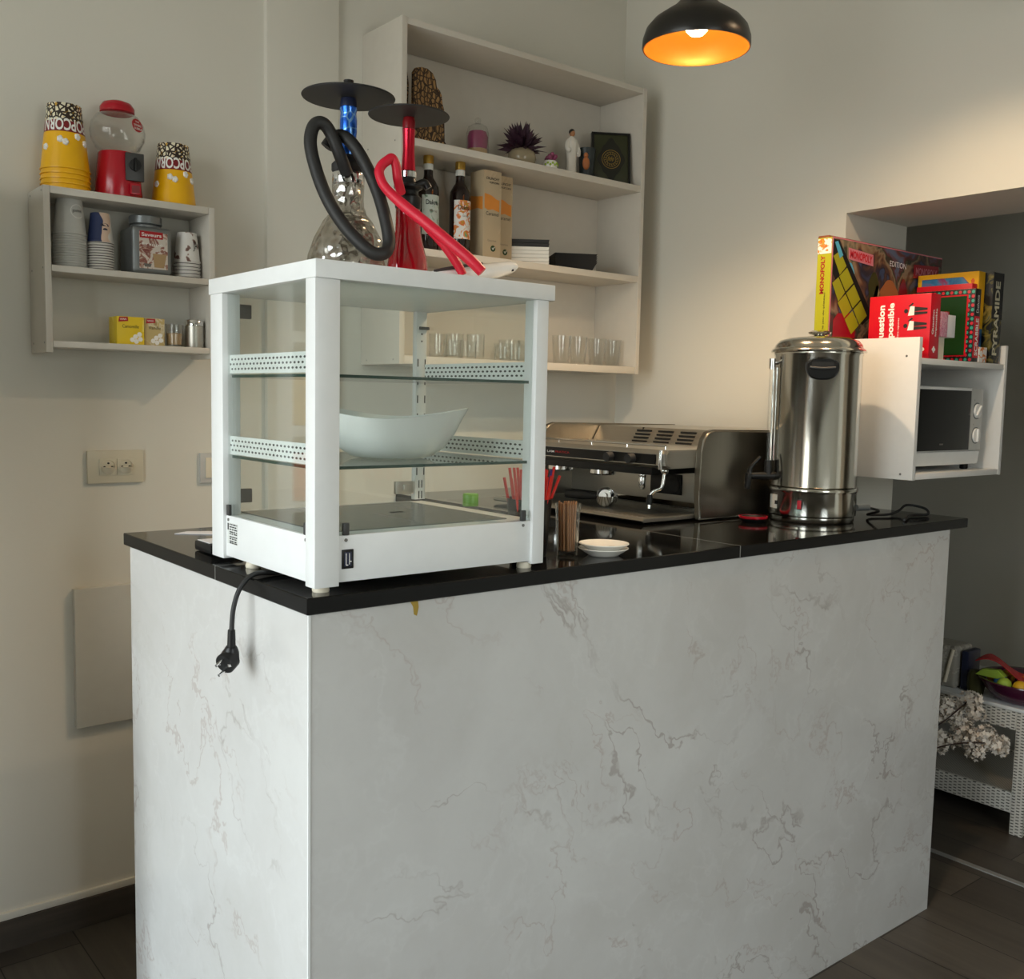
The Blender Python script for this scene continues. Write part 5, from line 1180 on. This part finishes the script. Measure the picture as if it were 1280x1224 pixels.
# ------------------------------------------------------------------ pendant lamps
def pendant(x, y, z, label, power):
    o = thing('pendant_lamp', label, 'lamp', (x, y, z), group='pendant lamps over the counter')
    prof = [(.1285, 0), (.1300, .004), (.1295, .022), (.122, .045), (.106, .064), (.080, .082), (.058, .096), (.042, .112), (.031, .130), (.026, .150), (.024, .165)]
    inn = [(r-.0028, zz-.0012 if zz > .003 else zz) for r, zz in prof]
    MB().lathe(prof, (0, 0, 0), 72, cap=False).build('lamp_shade', M['lamp_black'], o)
    MB().lathe(inn+[(.001, .163)], (0, 0, 0), 72, cap=False).build('shade_lining', M['lamp_gold'], o, 'gold inner face')
    MB().lathe([(.1257, 0), (.1285, 0), (.1285, .0008), (.1257, .0008), (.1257, 0)], (0, 0, 0), 72, cap=False).build('shade_rim', M['lamp_gold'], o)
    MB().lathe([(.019, .10), (.021, .104), (.021, .160), (.001, .162)], (0, 0, 0), 24).build('lamp_holder', M['black_plastic'], o)
    MB().lathe([(.001, .030), (.016, .033), (.026, .043), (.030, .056), (.028, .070), (.020, .088), (.016, .1005)], (0, 0, 0), 28, cap=False).build('bulb', M['bulb'], o)
    l = bpy.data.lights.new('lamp_light', 'SPOT'); l.energy = power; l.color = (1, .73, .45); l.spot_size = math.radians(140); l.spot_blend = .55; l.shadow_soft_size = .022
    q = bpy.data.objects.new('lamp_light', l); COL.objects.link(q); q.location = (x, y, z+.027)
    m = MB(); m.tube([(0, 0, .163), (0, 0, HC-z-.028)], .0032, 8, smooth=0); m.build('cord', M['black_plastic'], o)
    m = MB(); m.lathe([(.001, HC-z-.030), (.045, HC-z-.028), (.050, HC-z-.018), (.050, HC-z-.0005)], (0, 0, 0), 32); m.build('ceiling_cup', M['lamp_black'], o)
pendant(1.205, .322, 2.282, 'black dome pendant lamp with a glowing gold lining above the counter', 41)
pendant(1.42, -.15, 2.46, 'second black pendant lamp hanging higher over the right end of the counter front', 27)

# ------------------------------------------------------------------ microwave cabinet
CX0, CX1, CY0, CY1 = 1.827, 2.334, .050, OY-.001
def cabinet():
    c = thing('microwave_cabinet', 'white open wall cabinet holding a microwave and board games', 'cabinet', (2.08, .21, 1.23)); L = c.location; W = M['white_laminate']
    for a, b in ((CX0, CX0+.016), (CX1-.016, CX1)): MB(L).box(a, b, CY0, CY1, 1.230, 1.615, .001).build('side_panel', W, c)
    MB(L).box(CX0+.0165, CX1-.0165, CY0+.002, CY1, 1.544, 1.560, .001).build('top_board', W, c)
    MB(L).box(CX0+.0165, CX1-.0165, CY0+.001, CY1, 1.231, 1.247, .001).build('bottom_board', W, c)
    MB(L).box(CX0+.0165, CX1-.0165, CY1-.006, CY1-.001, 1.2475, 1.5435).build('back_panel', W, c)
    m = MB(L)
    for z in (1.245, 1.565):
        for y in (.085, .33): m.cyl((CX0-.0006, y, z), (CX0+.0004, y, z), .0032, n=12)
    m.build('screw_cap', M['screw_steel'], c)
    o = thing('microwave', 'white microwave with a black door window and two round knobs', 'microwave', (2.06, .22, 1.247)); Q = o.location; W = M['white_gloss']
    x0, x1, y0 = 1.853, 2.256, .078; z0, z1 = 1.262, 1.488
    MB(Q).box(x0, x1, y0+.014, .37, z0, z1, .004).build('casing', W, o)
    MB(Q).box(x0+.001, 2.186, y0, y0+.0135, z0+.042, z1-.002, .003).build('door', W, o)
    m = MB(Q); m.box(x0+.004, 2.180, y0-.0022, y0+.002, z0+.044, z1-.010, .001); dw = m.build('door_window', M['microwave_black'], o, 'glossy black door window')
    MB(Q).box(2.010, 2.030, y0-.0028, y0-.0022, z0+.060, z0+.0645).build('badge', M['ink_grey'], dw)
    m = MB(Q); m.box(2.188, x1, y0, y0+.0135, z0+.042, z1-.002, .003); cp = m.build('control_panel', M['panel_silver'], o)
    m = MB(Q); m.prism([(x0, z0+.002), (x1, z0+.002), (x1, z0+.040), (x0, z0+.040)], lambda u, v, k: (u, y0+.002+.0115*k+(.004 if v < z0+.01 else 0), v), .002); m.build('lower_trim', W, o)
    for z in (z0+.158, z0+.086):
        m = MB(Q); m.tube([(2.221, y0+.001, z), (2.221, y0-.0015, z)], .0245, 32, smooth=0); b = m.build('knob_collar', M['grey_metallic'], cp)
        m = MB(Q); m.tube([(2.221, y0-.001, z), (2.221, y0-.006, z)], [.0215, .0205], 32, smooth=0)
        if z < z0+.1: m.box(2.2175, 2.2245, y0-.011, y0-.004, z-.019, z+.019, .002)
        else: m.xf = Matrix.Translation((2.221, y0-.007, z)) @ Matrix.Rotation(.7, 4, 'Y'); m.box(-.0035, .0035, -.004, .003, -.019, .019, .002)
        m.build('knob', M['white_gloss'], b)
        text('T' if z < z0+.1 else 'P', M['ink_black'], cp, (2.205, y0, z+.031), (1, 0, 0), (0, 0, 1), h=.005, rel=Q)
    for x in (x0+.03, x1-.03):
        for y in (.11, .35): MB(Q).lathe([(.010, 1.2472), (.012, 1.250), (.012, z0)], (x, y, 0), 14).build('foot', M['black_plastic'], o)
P('microwave_black', (.004, .004, .004, 1), .12, spec=.25); P('panel_silver', 'c9c8c4', .3, .25)
cabinet()

# ------------------------------------------------------------------ board games on the cabinet
def games():
    zt = 1.5605
    # big wide game across the back, on the side panels
    x0, x1, y0, y1, z0, z1 = 1.742, 2.338, .275, .322, 1.6155, 1.893
    o = thing('board_game', 'wide dark game box with a yellow-green end standing across the cabinet top', 'board game', (2.04, .30, z0), group='board games on the cabinet'); L = o.location
    MB(L).box(x0+.0015, x1, y0, y1, z0, z1, .0015).build('box_cover', M['game_art'], o)
    m = MB(L); m.box(x0, x0+.0014, y0+.001, y1-.001, z0+.001, z1-.001); sp = m.build('box_end', M['game_olive'], o, 'yellow-green box end')
    m = MB(L); m.box(x0-.0008, x0, y0+.002, y1-.002, z1-.045, z1-.004); m.build('end_picture', M['label_orange'], sp)
    text('MONOPOLY', M['game_red_dark'], sp, (x0-.0002, (y0+y1)/2+.004, z0+.175), (0, 0, 1), (0, 1, 0), w=.105, h=.014, bold=.03, rel=L)
    text('le jeu de plateau', M['ink_black'], sp, (x0-.0002, (y0+y1)/2-.006, z0+.075), (0, 0, 1), (0, 1, 0), w=.10, h=.007, rel=L)
    m = MB(L)
    for a, b, c, d in ((x0, x1, z1-.003, z1), (x0, x0+.004, z0, z1-.003)): m.box(a, b, y0-.0008, y0, c, d)
    m.build('cover_edge', M['game_pink_edge'], o)
    # diagonal row of board squares
    def slab(name, pts, mat, off, par=o): return MB(L).prism(pts, lambda u, v, k: (u, y0-.0002-off-.0006*k, v)).build(name, mat, par)
    band = slab('game_board_picture', [(x0+.006, z1-.10), (x0+.006, z1-.006), (x0+.032, z1-.006), (x0+.215, z0+.075), (x0+.165, z0+.045)], M['hole_black'], .0004)
    m = MB(L); dx, dz = .0385, -.0435
    for k in range(4):
        bx, bz = x0+.036+dx*k, z1-.035+dz*k
        for j in (0, 1):
            ox, oz = bx-.040*j, bz-.030*j
            if ox < x0+.006: continue
            m.prism([(ox, oz), (ox+dx*.9, oz+dz*.9), (ox+dx*.9-.036, oz+dz*.9-.027), (ox-.036+.0, oz-.027)] if ox-.036 > x0+.005 else [(ox, oz), (ox+dx*.9, oz+dz*.9), (ox+dx*.9-.03, oz+dz*.9-.027), (x0+.006, oz-.018)], lambda u, v, q: (u, y0-.0012-.0006*q, v))
    m.build('board_squares', M['game_olive'], band)
    m = MB(L); m.prism([(x0+.010, z1-.014), (x0+.024, z1-.010), (x0+.052, z1-.046), (x0+.036, z1-.056)], lambda u, v, q: (u, y0-.0014-.0006*q, v)); m.build('blue_square', M['game_skyblue'], band)
    pl = slab('title_plate', [(x0+.078, z1-.022), (x0+.205, z1-.030), (x0+.207, z1-.062), (x0+.082, z1-.054)], M['game_pink_edge'], .0006)
    text('MONOPOLY', M['game_red'], pl, (x0+.143, y0-.0016, z1-.042), (1, 0, -.06), (0, 0, 1), w=.112, h=.022, bold=.03, rel=L)
    text('EDITION', M['paper_white'], o, (x0+.34, y0-.0006, z1-.045), (1, 0, -.02), (0, 0, 1), w=.09, h=.016, rel=L)
    p2 = slab('corner_plate', [(x0+.43, z1-.035), (x0+.575, z1-.028), (x0+.575, z1-.072), (x0+.43, z1-.075)], M['game_red_dark'], .0006)
    text('MONOPOLY', M['game_pink_edge'], p2, (x0+.503, y0-.0016, z1-.053), (1, 0, .02), (0, 0, 1), w=.125, h=.024, bold=.02, rel=L)
    # plain patches standing in for the cover picture
    slab('cover_picture', [(x0+.02, z0+.005), (x0+.13, z0+.005), (x0+.13, z0+.055), (x0+.10, z0+.075), (x0+.04, z0+.07), (x0+.02, z0+.05)], M['game_red_dark'], .0003)
    for (u0, v0, ru, rv, mt) in ((.30, .125, .050, .060, 'orange_clay'), (.215, .150, .026, .050, 'olive_dark'), (.235, .120, .016, .044, 'candle_sand'), (.375, .140, .022, .055, 'red_dark'), (.400, .110, .018, .040, 'game_yellow'), (.09, .175, .022, .040, 'game_skyblue')):
        slab('cover_picture', [(x0+u0+ru*math.cos(t*.2618)*(1+.12*math.sin(t*1.3)), z0+v0+rv*math.sin(t*.2618)) for t in range(24)], M[mt], .0003)
    # wooden case behind
    b = thing('wooden_game_case', 'brown wooden case behind the wide dark game box', 'box', (2.02, .353, 1.6155)); Q = b.location
    MB(Q).box(1.815, 2.235, .335, .372, 1.6155, 1.9125, .003).build('case_body', M['box_wood'], b)
    MB(Q).box(1.84, 2.21, .3335, .3348, 1.64, 1.9).build('inner_panel', M['carved'], b)
    # red question game, its front to the left
    def book(name, x0, x1, y0, y1, z1, cover, label, **kw):
        o = thing(name, label, 'board game', ((x0+x1)/2, (y0+y1)/2, zt), group='board games on the cabinet')
        MB(o.location).box(x0, x1, y0, y1, zt+.0003, z1, .0015).build('box_cover', cover, o); return o
    o = book('board_game', 1.880, 1.931, .053, .236, 1.735, M['game_red'], 'bright red question game box nearest the left panel of the cabinet'); L = o.location
    UPY, UPX = (0, 0, 1), (0, 1, 0)
    text('Question', M['ink_white'], o, (1.880, .196, 1.652), (0, 0, 1), (0, 1, 0), w=.115, h=.024, bold=.035, rel=L)
    text('impossible', M['ink_white'], o, (1.880, .166, 1.652), (0, 0, 1), (0, 1, 0), w=.125, h=.024, bold=.035, rel=L)
    text('Sans reponse', M['ink_white'], o, (1.880, .145, 1.645), (0, 0, 1), (0, 1, 0), w=.055, h=.006, rel=L)
    for zc, s in ((1.690, 1), (1.650, -1)):
        f = MB(L); X = lambda a, c, k: (1.8798-.0006*k, a, c)
        f.prism([(.118, zc-.013), (.112, zc+.013), (.100, zc+.012), (.100, zc-.012)], lambda u, v, k: X(u, v, k)); f.build('white_shirt', M['ink_white'], o)
        f = MB(L); f.prism([(.0995, zc+.011), (.062, zc+.006), (.062, zc+.001), (.0995, zc-.002)], lambda u, v, k: X(u, v, k)); f.prism([(.0995, zc-.003), (.062, zc-.004), (.062, zc-.009), (.0995, zc-.012)], lambda u, v, k: X(u, v, k))
        f.prism([(.124+.006*math.cos(t*.6283), zc+.006*math.sin(t*.6283)) for t in range(10)], lambda u, v, k: X(u, v, k)); f.prism([(.118, zc+.013), (.106, zc+.022), (.103, zc+.019), (.113, zc+.011)], lambda u, v, k: X(u, v, k)); f.build('black_figure', M['ink_black'], o)
    m = MB(L)
    for k in range(4): a = k*PI/2; m.prism([(.078+.007*math.cos(a)+.0055*math.cos(t*.7854), 1.585+.007*math.sin(a)+.0055*math.sin(t*.7854)) for t in range(8)], lambda u, v, q: (1.8798-.0006*q, u, v))
    m.build('clover_mark', M['ink_white'], o)
    text('Question', M['ink_white'], o, (1.896, .053, 1.658), (0, 0, 1), (-1, 0, 0), w=.066, h=.011, bold=.03, rel=L)
    text('impossible', M['ink_white'], o, (1.912, .053, 1.658), (0, 0, 1), (-1, 0, 0), w=.075, h=.011, bold=.03, rel=L)
    m = MB(L)
    for k in range(4): a = k*PI/2; m.prism([(1.905+.005*math.cos(a)+.004*math.cos(t*.7854), 1.585+.005*math.sin(a)+.004*math.sin(t*.7854)) for t in range(8)], lambda u, v, q: (u, .0528-.0006*q, v))
    m.build('clover_mark', M['ink_white'], o)
    # little packs
    b = MB((1.965, .075, zt)); b.box(1.948, 1.978, .062, .090, zt+.0003, 1.622, .001); tag(b.build('ivory_box', M['ivory']), 'narrow ivory box standing right of the red question game', 'box')
    t = thing('card_pack', 'pink and white card pack lying on the narrow ivory box', 'box', (1.985, .078, 1.6222)); Q = t.location
    MB(Q).box(1.942, 1.980, .056, .098, 1.6225, 1.690, .001).build('pack', M['toy_pink'], t); MB(Q).box(1.9805, 2.026, .058, .098, 1.6225, 1.684, .001).build('pack_side', M['paper_white'], t); MB(Q).box(1.992, 2.005, .066, .09, 1.6845, 1.694, .001).build('tab', M['red_plastic'], t)
    # green tile game with dotted edge
    o = book('board_game', 2.125, 2.158, .055, .235, 1.768, M['dotted_border'], 'green game box with a red and teal dotted border'); L = o.location
    c = o.children[0]
    MB(L).box(2.1240, 2.1249, .075, .222, 1.576, 1.752).build('cover_line', M['game_red'], o)
    MB(L).box(2.1232, 2.1239, .079, .218, 1.580, 1.748).build('cover_panel', M['game_green'], o)
    b = MB(L).box(2.127, 2.156, .0540, .0549, 1.572, 1.69).build('spine_band', M['game_red'], o)
    text('SCRABBLE', M['ink_white'], b, (2.1415, .0539, 1.631), (0, 0, 1), (-1, 0, 0), w=.105, h=.017, bold=.03, rel=L)
    text('Deluxe', M['ink_white'], o, (2.1415, .0549, 1.725), (0, 0, 1), (-1, 0, 0), w=.05, h=.013, rel=L)
    # second red game
    o = book('board_game', 2.162, 2.192, .085, .255, 1.788, M['game_red'], 'second red game box squeezed behind the dotted green game'); L = o.location
    MB(L).box(2.1625, 2.1915, .0842, .0849, 1.60, 1.70).build('spine_picture', M['hole_black'], o)
    m = MB((2.18, .065, zt)); m.box(2.161, 2.207, .0525, .080, zt+.0003, 1.604, .001); tag(m.build('photo_card_box', M['label_orange']), 'tiny picture box standing at the foot of the second red game', 'box')
    # yellow framed purple game
    o = book('board_game', 2.195, 2.231, .083, .270, 1.825, M['game_art_blue'], 'purple and blue game box with a yellow frame and corner'); L = o.location
    m = MB(L)
    m.box(2.1940, 2.1949, .083, .270, 1.812, 1.8255); m.box(2.1940, 2.1949, .083, .090, 1.66, 1.812); m.box(2.1940, 2.1949, .258, .270, 1.66, 1.812)
    m.prism([(.090, 1.812), (.130, 1.812), (.090, 1.770)], lambda u, v, k: (2.1949-.0009*k, u, v)); m.box(2.1955, 2.2305, .0822, .0829, 1.66, 1.825)
    m.build('yellow_frame', M['game_yellow'], o)
    m = MB(L); m.prism([(.100, 1.806), (.106, 1.800), (.104, 1.792), (.096, 1.792), (.094, 1.800)], lambda u, v, k: (2.1939-.0006*k, u, v)); m.build('flame_mark', M['orange_toy'], o)
    # pyramid game
    o = book('board_game', 2.236, 2.300, .060, .268, 1.825, M['pyramid_art'], 'black game box with big pale spine letters at the right end of the cabinet'); L = o.location
    MB(L).box(2.2365, 2.2995, .0592, .0599, 1.690, 1.8245).build('spine_band', M['black_matt'], o)
    text('PYRAMIDE', M['pyramid_letters'], o, (2.264, .0590, 1.692), (0, 0, 1), (-1, 0, 0), w=.215, h=.028, bold=.03, rel=L)
P('pyramid_letters', 'cfc9ae', .45)
games()

# ------------------------------------------------------------------ woven side table beyond the opening
def table():
    x0, x1, y0, y1 = 2.66, 3.10, .053, .76; H = .435
    o = thing('side_table', 'white woven plastic side table with a lower shelf in the passage', 'table', ((x0+x1)/2, (y0+y1)/2, 0)); W = M['woven']
    def part(name, a, b, c, d, e, f, mat=W, bev=.003):
        C = Vector(((a+b)/2, (c+d)/2, (e+f)/2)); m = MB(C); m.box(a, b, c, d, e, f, bev); q = m.build(name, mat, o); q.location = C-o.location; return q
    lw = .042
    for a in (x0, x1-lw):
        for c in (y0, y1-lw): part('leg', a, a+lw, c, c+lw, .0003, H-.012)
    for z0, z1, nm in ((H-.078, H-.0125, 'apron'), (.072, .142, 'shelf_apron')):
        part(nm, x0+.003, x0+.018, y0+lw+.0005, y1-lw-.0005, z0, z1); part(nm, x1-.018, x1-.003, y0+lw+.0005, y1-lw-.0005, z0, z1)
        part(nm, x0+lw+.0005, x1-lw-.0005, y0+.003, y0+.018, z0, z1); part(nm, x0+lw+.0005, x1-lw-.0005, y1-.018, y1-.003, z0, z1)
    part('tabletop', x0-.004, x1+.004, y0-.004, y1+.004, H-.012, H, M['white_metal'])
    part('lower_shelf', x0+.0185, x1-.0185, y0+.0185, y1-.0185, .130, .140, M['woven_shelf'], 0)
    # purple bowl with toys
    bx, by = 2.775, .116
    b = thing('plastic_bowl', 'wide dark purple plastic bowl on the woven table', 'bowl', (bx, by, H)); L = b.location
    MB(L).lathe([(.001, .0005), (.085, .0005), (.105, .010), (.140, .045), (.150, .070), (.160, .073), (.159, .077), (.147, .076), (.136, .048), (.10, .014), (.001, .006)], (bx, by, H), 56, cap=False).build('bowl_wall', M['purple_bowl'], b)
    rr = random.Random(2); cols = ['yellow_toy', 'blue_toy', 'lime', 'orange_toy', 'yellow_toy', 'blue_toy', 'red_plastic', 'lime', 'yellow_toy', 'blue_toy']
    spots = [(-.100, -.02), (-.075, .055), (-.05, -.075), (-.02, .0), (.02, .075), (.035, -.05), (.085, .02), (-.105, .03), (-.03, .10), (.0, -.115)]
    nm = {'yellow_toy': 'yellow', 'blue_toy': 'blue', 'lime': 'lime green', 'orange_toy': 'orange', 'red_plastic': 'red'}
    for k, ((dx, dy), c) in enumerate(zip(spots, cols)):
        C = Vector((bx+dx, by+dy, H+.066)); m = MB(C); m.sphere(C, .024, 16, 10)
        tag(m.build('play_ball', M[c]), '%s plastic ball among the toys in the purple bowl' % nm[c], 'ball', '%s balls in the purple bowl' % nm[c])
    # red cloth across the bowl
    m = MB((bx, by, H+.12)); nx, ny = 22, 12; g = []
    for side in (0, 1):
        gg = []
        for i in range(nx+1):
            u = i/nx; row = []
            for j in range(ny+1):
                w = j/ny; x = bx-.10+.12*w; y = by+.135-.26*u
                z = H+.108+.018*math.sin(u*7+w*2)+.016*math.cos(u*3.2)-.012*w
                row.append(m.v((x, y, z+.003*side)))
            gg.append(row)
        g.append(gg)
    for s_, gg in enumerate(g):
        for i in range(nx):
            for j in range(ny): m.face((gg[i][j], gg[i+1][j], gg[i+1][j+1], gg[i][j+1]))
    for i in range(nx): m.face((g[0][i][0], g[1][i][0], g[1][i+1][0], g[0][i+1][0])); m.face((g[0][i][ny], g[0][i+1][ny], g[1][i+1][ny], g[1][i][ny]))
    for j in range(ny): m.face((g[0][0][j], g[0][0][j+1], g[1][0][j+1], g[1][0][j])); m.face((g[0][nx][j], g[1][nx][j], g[1][nx][j+1], g[0][nx][j+1]))
    tag(m.build('red_cloth', M['red_cloth'], ang=80), 'crumpled red cloth lying over the toys in the purple bowl', 'cloth')
    m = MB((2.70, .20, H+.08)); m.prism([(-.045, 0), (-.02, .024), (.03, .030), (.055, .012), (.03, 0)], lambda u, v, k: (2.675+.03*k, .205-u, H+.078+v), .003); tag(m.build('lime_toy', M['lime']), 'lime green toy piece sticking out of the left of the bowl', 'toy')
    m = MB((2.80, .05, H+.1)); m.prism([(-.012, 0), (-.030, .085), (-.006, .030), (.004, .090), (.012, 0)], lambda u, v, k: (2.74+.014*k, .065-u, H+.070+v), .002); tag(m.build('red_toy', M['red_plastic']), 'spiky bright red toy at the right of the red cloth', 'toy')
    # wrapped pack and dark things behind
    t = thing('wrapped_pack', 'pale pack in clear wrapping leaning at the back of the woven table', 'pack', (2.76, .42, H)); L = t.location
    MB(L).box(2.70, 2.82, .330, .54, H+.0005, H+.150, .016, 4).build('pack', M['plastic_wrap'], t); MB(L).tube([(2.698, .342, H+.14), (2.696, .352, H+.09), (2.698, .366, H+.02)], .006, 8).build('wrap_fold', M['ivory'], t)
    m = MB((2.77, .305, H)); m.box(2.718, 2.81, .296, .322, H+.0005, H+.140, .008); tag(m.build('navy_box', M['navy']), 'dark navy box between the wrapped pack and the purple bowl', 'box')
    m = MB((2.715, .262, H)); m.lathe([(.001, .0005), (.024, .0005), (.029, .03), (.027, .07), (.02, .082), (.001, .085)], (2.712, .262, H), 24, cap=False, wob=lambda a, z: 1+.06*math.sin(5*a)); tag(m.build('olive_pouch', M['olive_dark']), 'dark olive pouch beside the purple bowl on the woven table', 'pouch')
table()

def flowers():
    v = thing('floor_vase', 'tall vase behind the counter end holding white blossom branches', 'vase', (2.17, .20, 0)); L = v.location
    MB(L).lathe([(.001, .0005), (.060, .0005), (.064, .01), (.070, .12), (.052, .24), (.040, .29), (.044, .31), (.040, .31), (.036, .29), (.048, .24), (.001, .03)], (2.17, .20, 0), 40, cap=False).build('vase_body', M['petrol_dark'], v)
    rr = random.Random(9)
    def branch(pts, label, clusters):
        o = thing('blossom_branch', label, 'flowers', pts[0], group='blossom branches by the woven table'); Q = o.location
        m = MB(Q); m.tube(pts, [.0035]+[.0022]*(len(pts)-1), 8); tw = m
        bl = MB(Q)
        for (c, R, n) in clusters:
            c = Vector(c)
            for k in range(n):
                d = Vector((rr.gauss(0, 1), rr.gauss(0, 1), rr.gauss(0, .85))).normalized()*R*rr.uniform(.45, 1.0)
                p = c+d; q = rr.uniform(.006, .0105)
                nd = d.normalized(); u = nd.orthogonal().normalized(); w = nd.cross(u); a0 = rr.random()*6
                ctr = bl.v(p)
                ring = []
                for i in range(10):
                    a = a0+2*PI*i/10; rad = q*(1.25 if i % 2 == 0 else .72)
                    ring.append(bl.v(p+(u*math.cos(a)+w*math.sin(a))*rad+nd*q*(.45 if i % 2 == 0 else .1)))
                bot = bl.v(p-nd*q*.5)
                for i in range(10): bl.face((ctr, ring[i], ring[(i+1) % 10])); bl.face((bot, ring[(i+1) % 10], ring[i]))
        tw.build('twig', M['twig'], o)
        bl.build('blossoms', M['blossom_white'], o, ang=60)
    branch([(2.17, .20, .10), (2.19, .20, .33), (2.30, .21, .385), (2.45, .215, .415), (2.545, .205, .452)], 'upper white blossom branch reaching toward the purple bowl', [((2.548, .195, .452), .040, 90), ((2.53, .175, .425), .036, 60), ((2.50, .245, .425), .045, 80), ((2.48, .29, .40), .05, 80), ((2.51, .215, .385), .034, 50)])
    branch([(2.165, .205, .10), (2.20, .20, .32), (2.32, .20, .335), (2.44, .18, .335), (2.52, .13, .335)], 'lower white blossom branch hanging in front of the woven table shelf', [((2.535, .145, .345), .050, 120), ((2.545, .095, .330), .038, 80), ((2.50, .19, .345), .046, 90), ((2.47, .25, .315), .045, 80), ((2.52, .16, .300), .036, 60)])
flowers()

# ------------------------------------------------------------------ drinks shelf on the back wall, left of the view (seen mirrored in the case glass)
def drinks():
    s = thing('drinks_cooler', 'tall white open drinks cooler against the back wall, mirrored faintly in the case side glass', 'cooler', (-.68, 1.13, 0)); L = s.location; W = M['white_metal']
    for a, b in ((-1.05, -1.00), (-.375, -.330)): MB(L).box(a, b, .93, YW-.001, .0, 1.95, .003).build('side_panel', W, s)
    MB(L).box(-.9995, -.3755, .935, YW-.001, 1.87, 1.949, .002).build('top_panel', W, s); MB(L).box(-1.05, -.33, .72, .929, .01, .88, .006).build('added_shade_base', W, s); MB(L).box(-.9995, -.3755, YW-.03, YW-.002, .2605, 1.8695).build('back_panel', M['trim_grey'], s)  # deep front base is an unseen addition that shades the low back wall
    for z in (.55, .83, 1.128, 1.322, 1.56): MB(L).box(-.9995, -.3755, .955, YW-.0305, z, z+.027, .002).build('shelf_board', W, s)
    me = {}
    for key in ('yellow_can', 'orange_can'):
        o = thing('drink_can', '', 'can', (0, 0, 0), group='cans in the drinks cooler'); me[key] = o
        MB().lathe([(.001, .0003), (.024, .0003), (.033, .010), (.033, .108), (.027, .121), (.0265, .1235), (.001, .1215)], (0, 0, 0), 32, cap=False).build('can_wall', M[key], o)
    row = ['first', 'second', 'third', 'fourth', 'fifth']
    for key, z in (('yellow_can', 1.3495), ('orange_can', 1.1555)):
        for k in range(5):
            lab = '%s %s can from the right on the drinks cooler shelf' % (row[k], key.split('_')[0])
            if k == 0: me[key].location = (-.425, 1.00, z); me[key]['label'] = lab
            else: dup(me[key], (-.425-.095*k, 1.00, z), lab)
drinks()
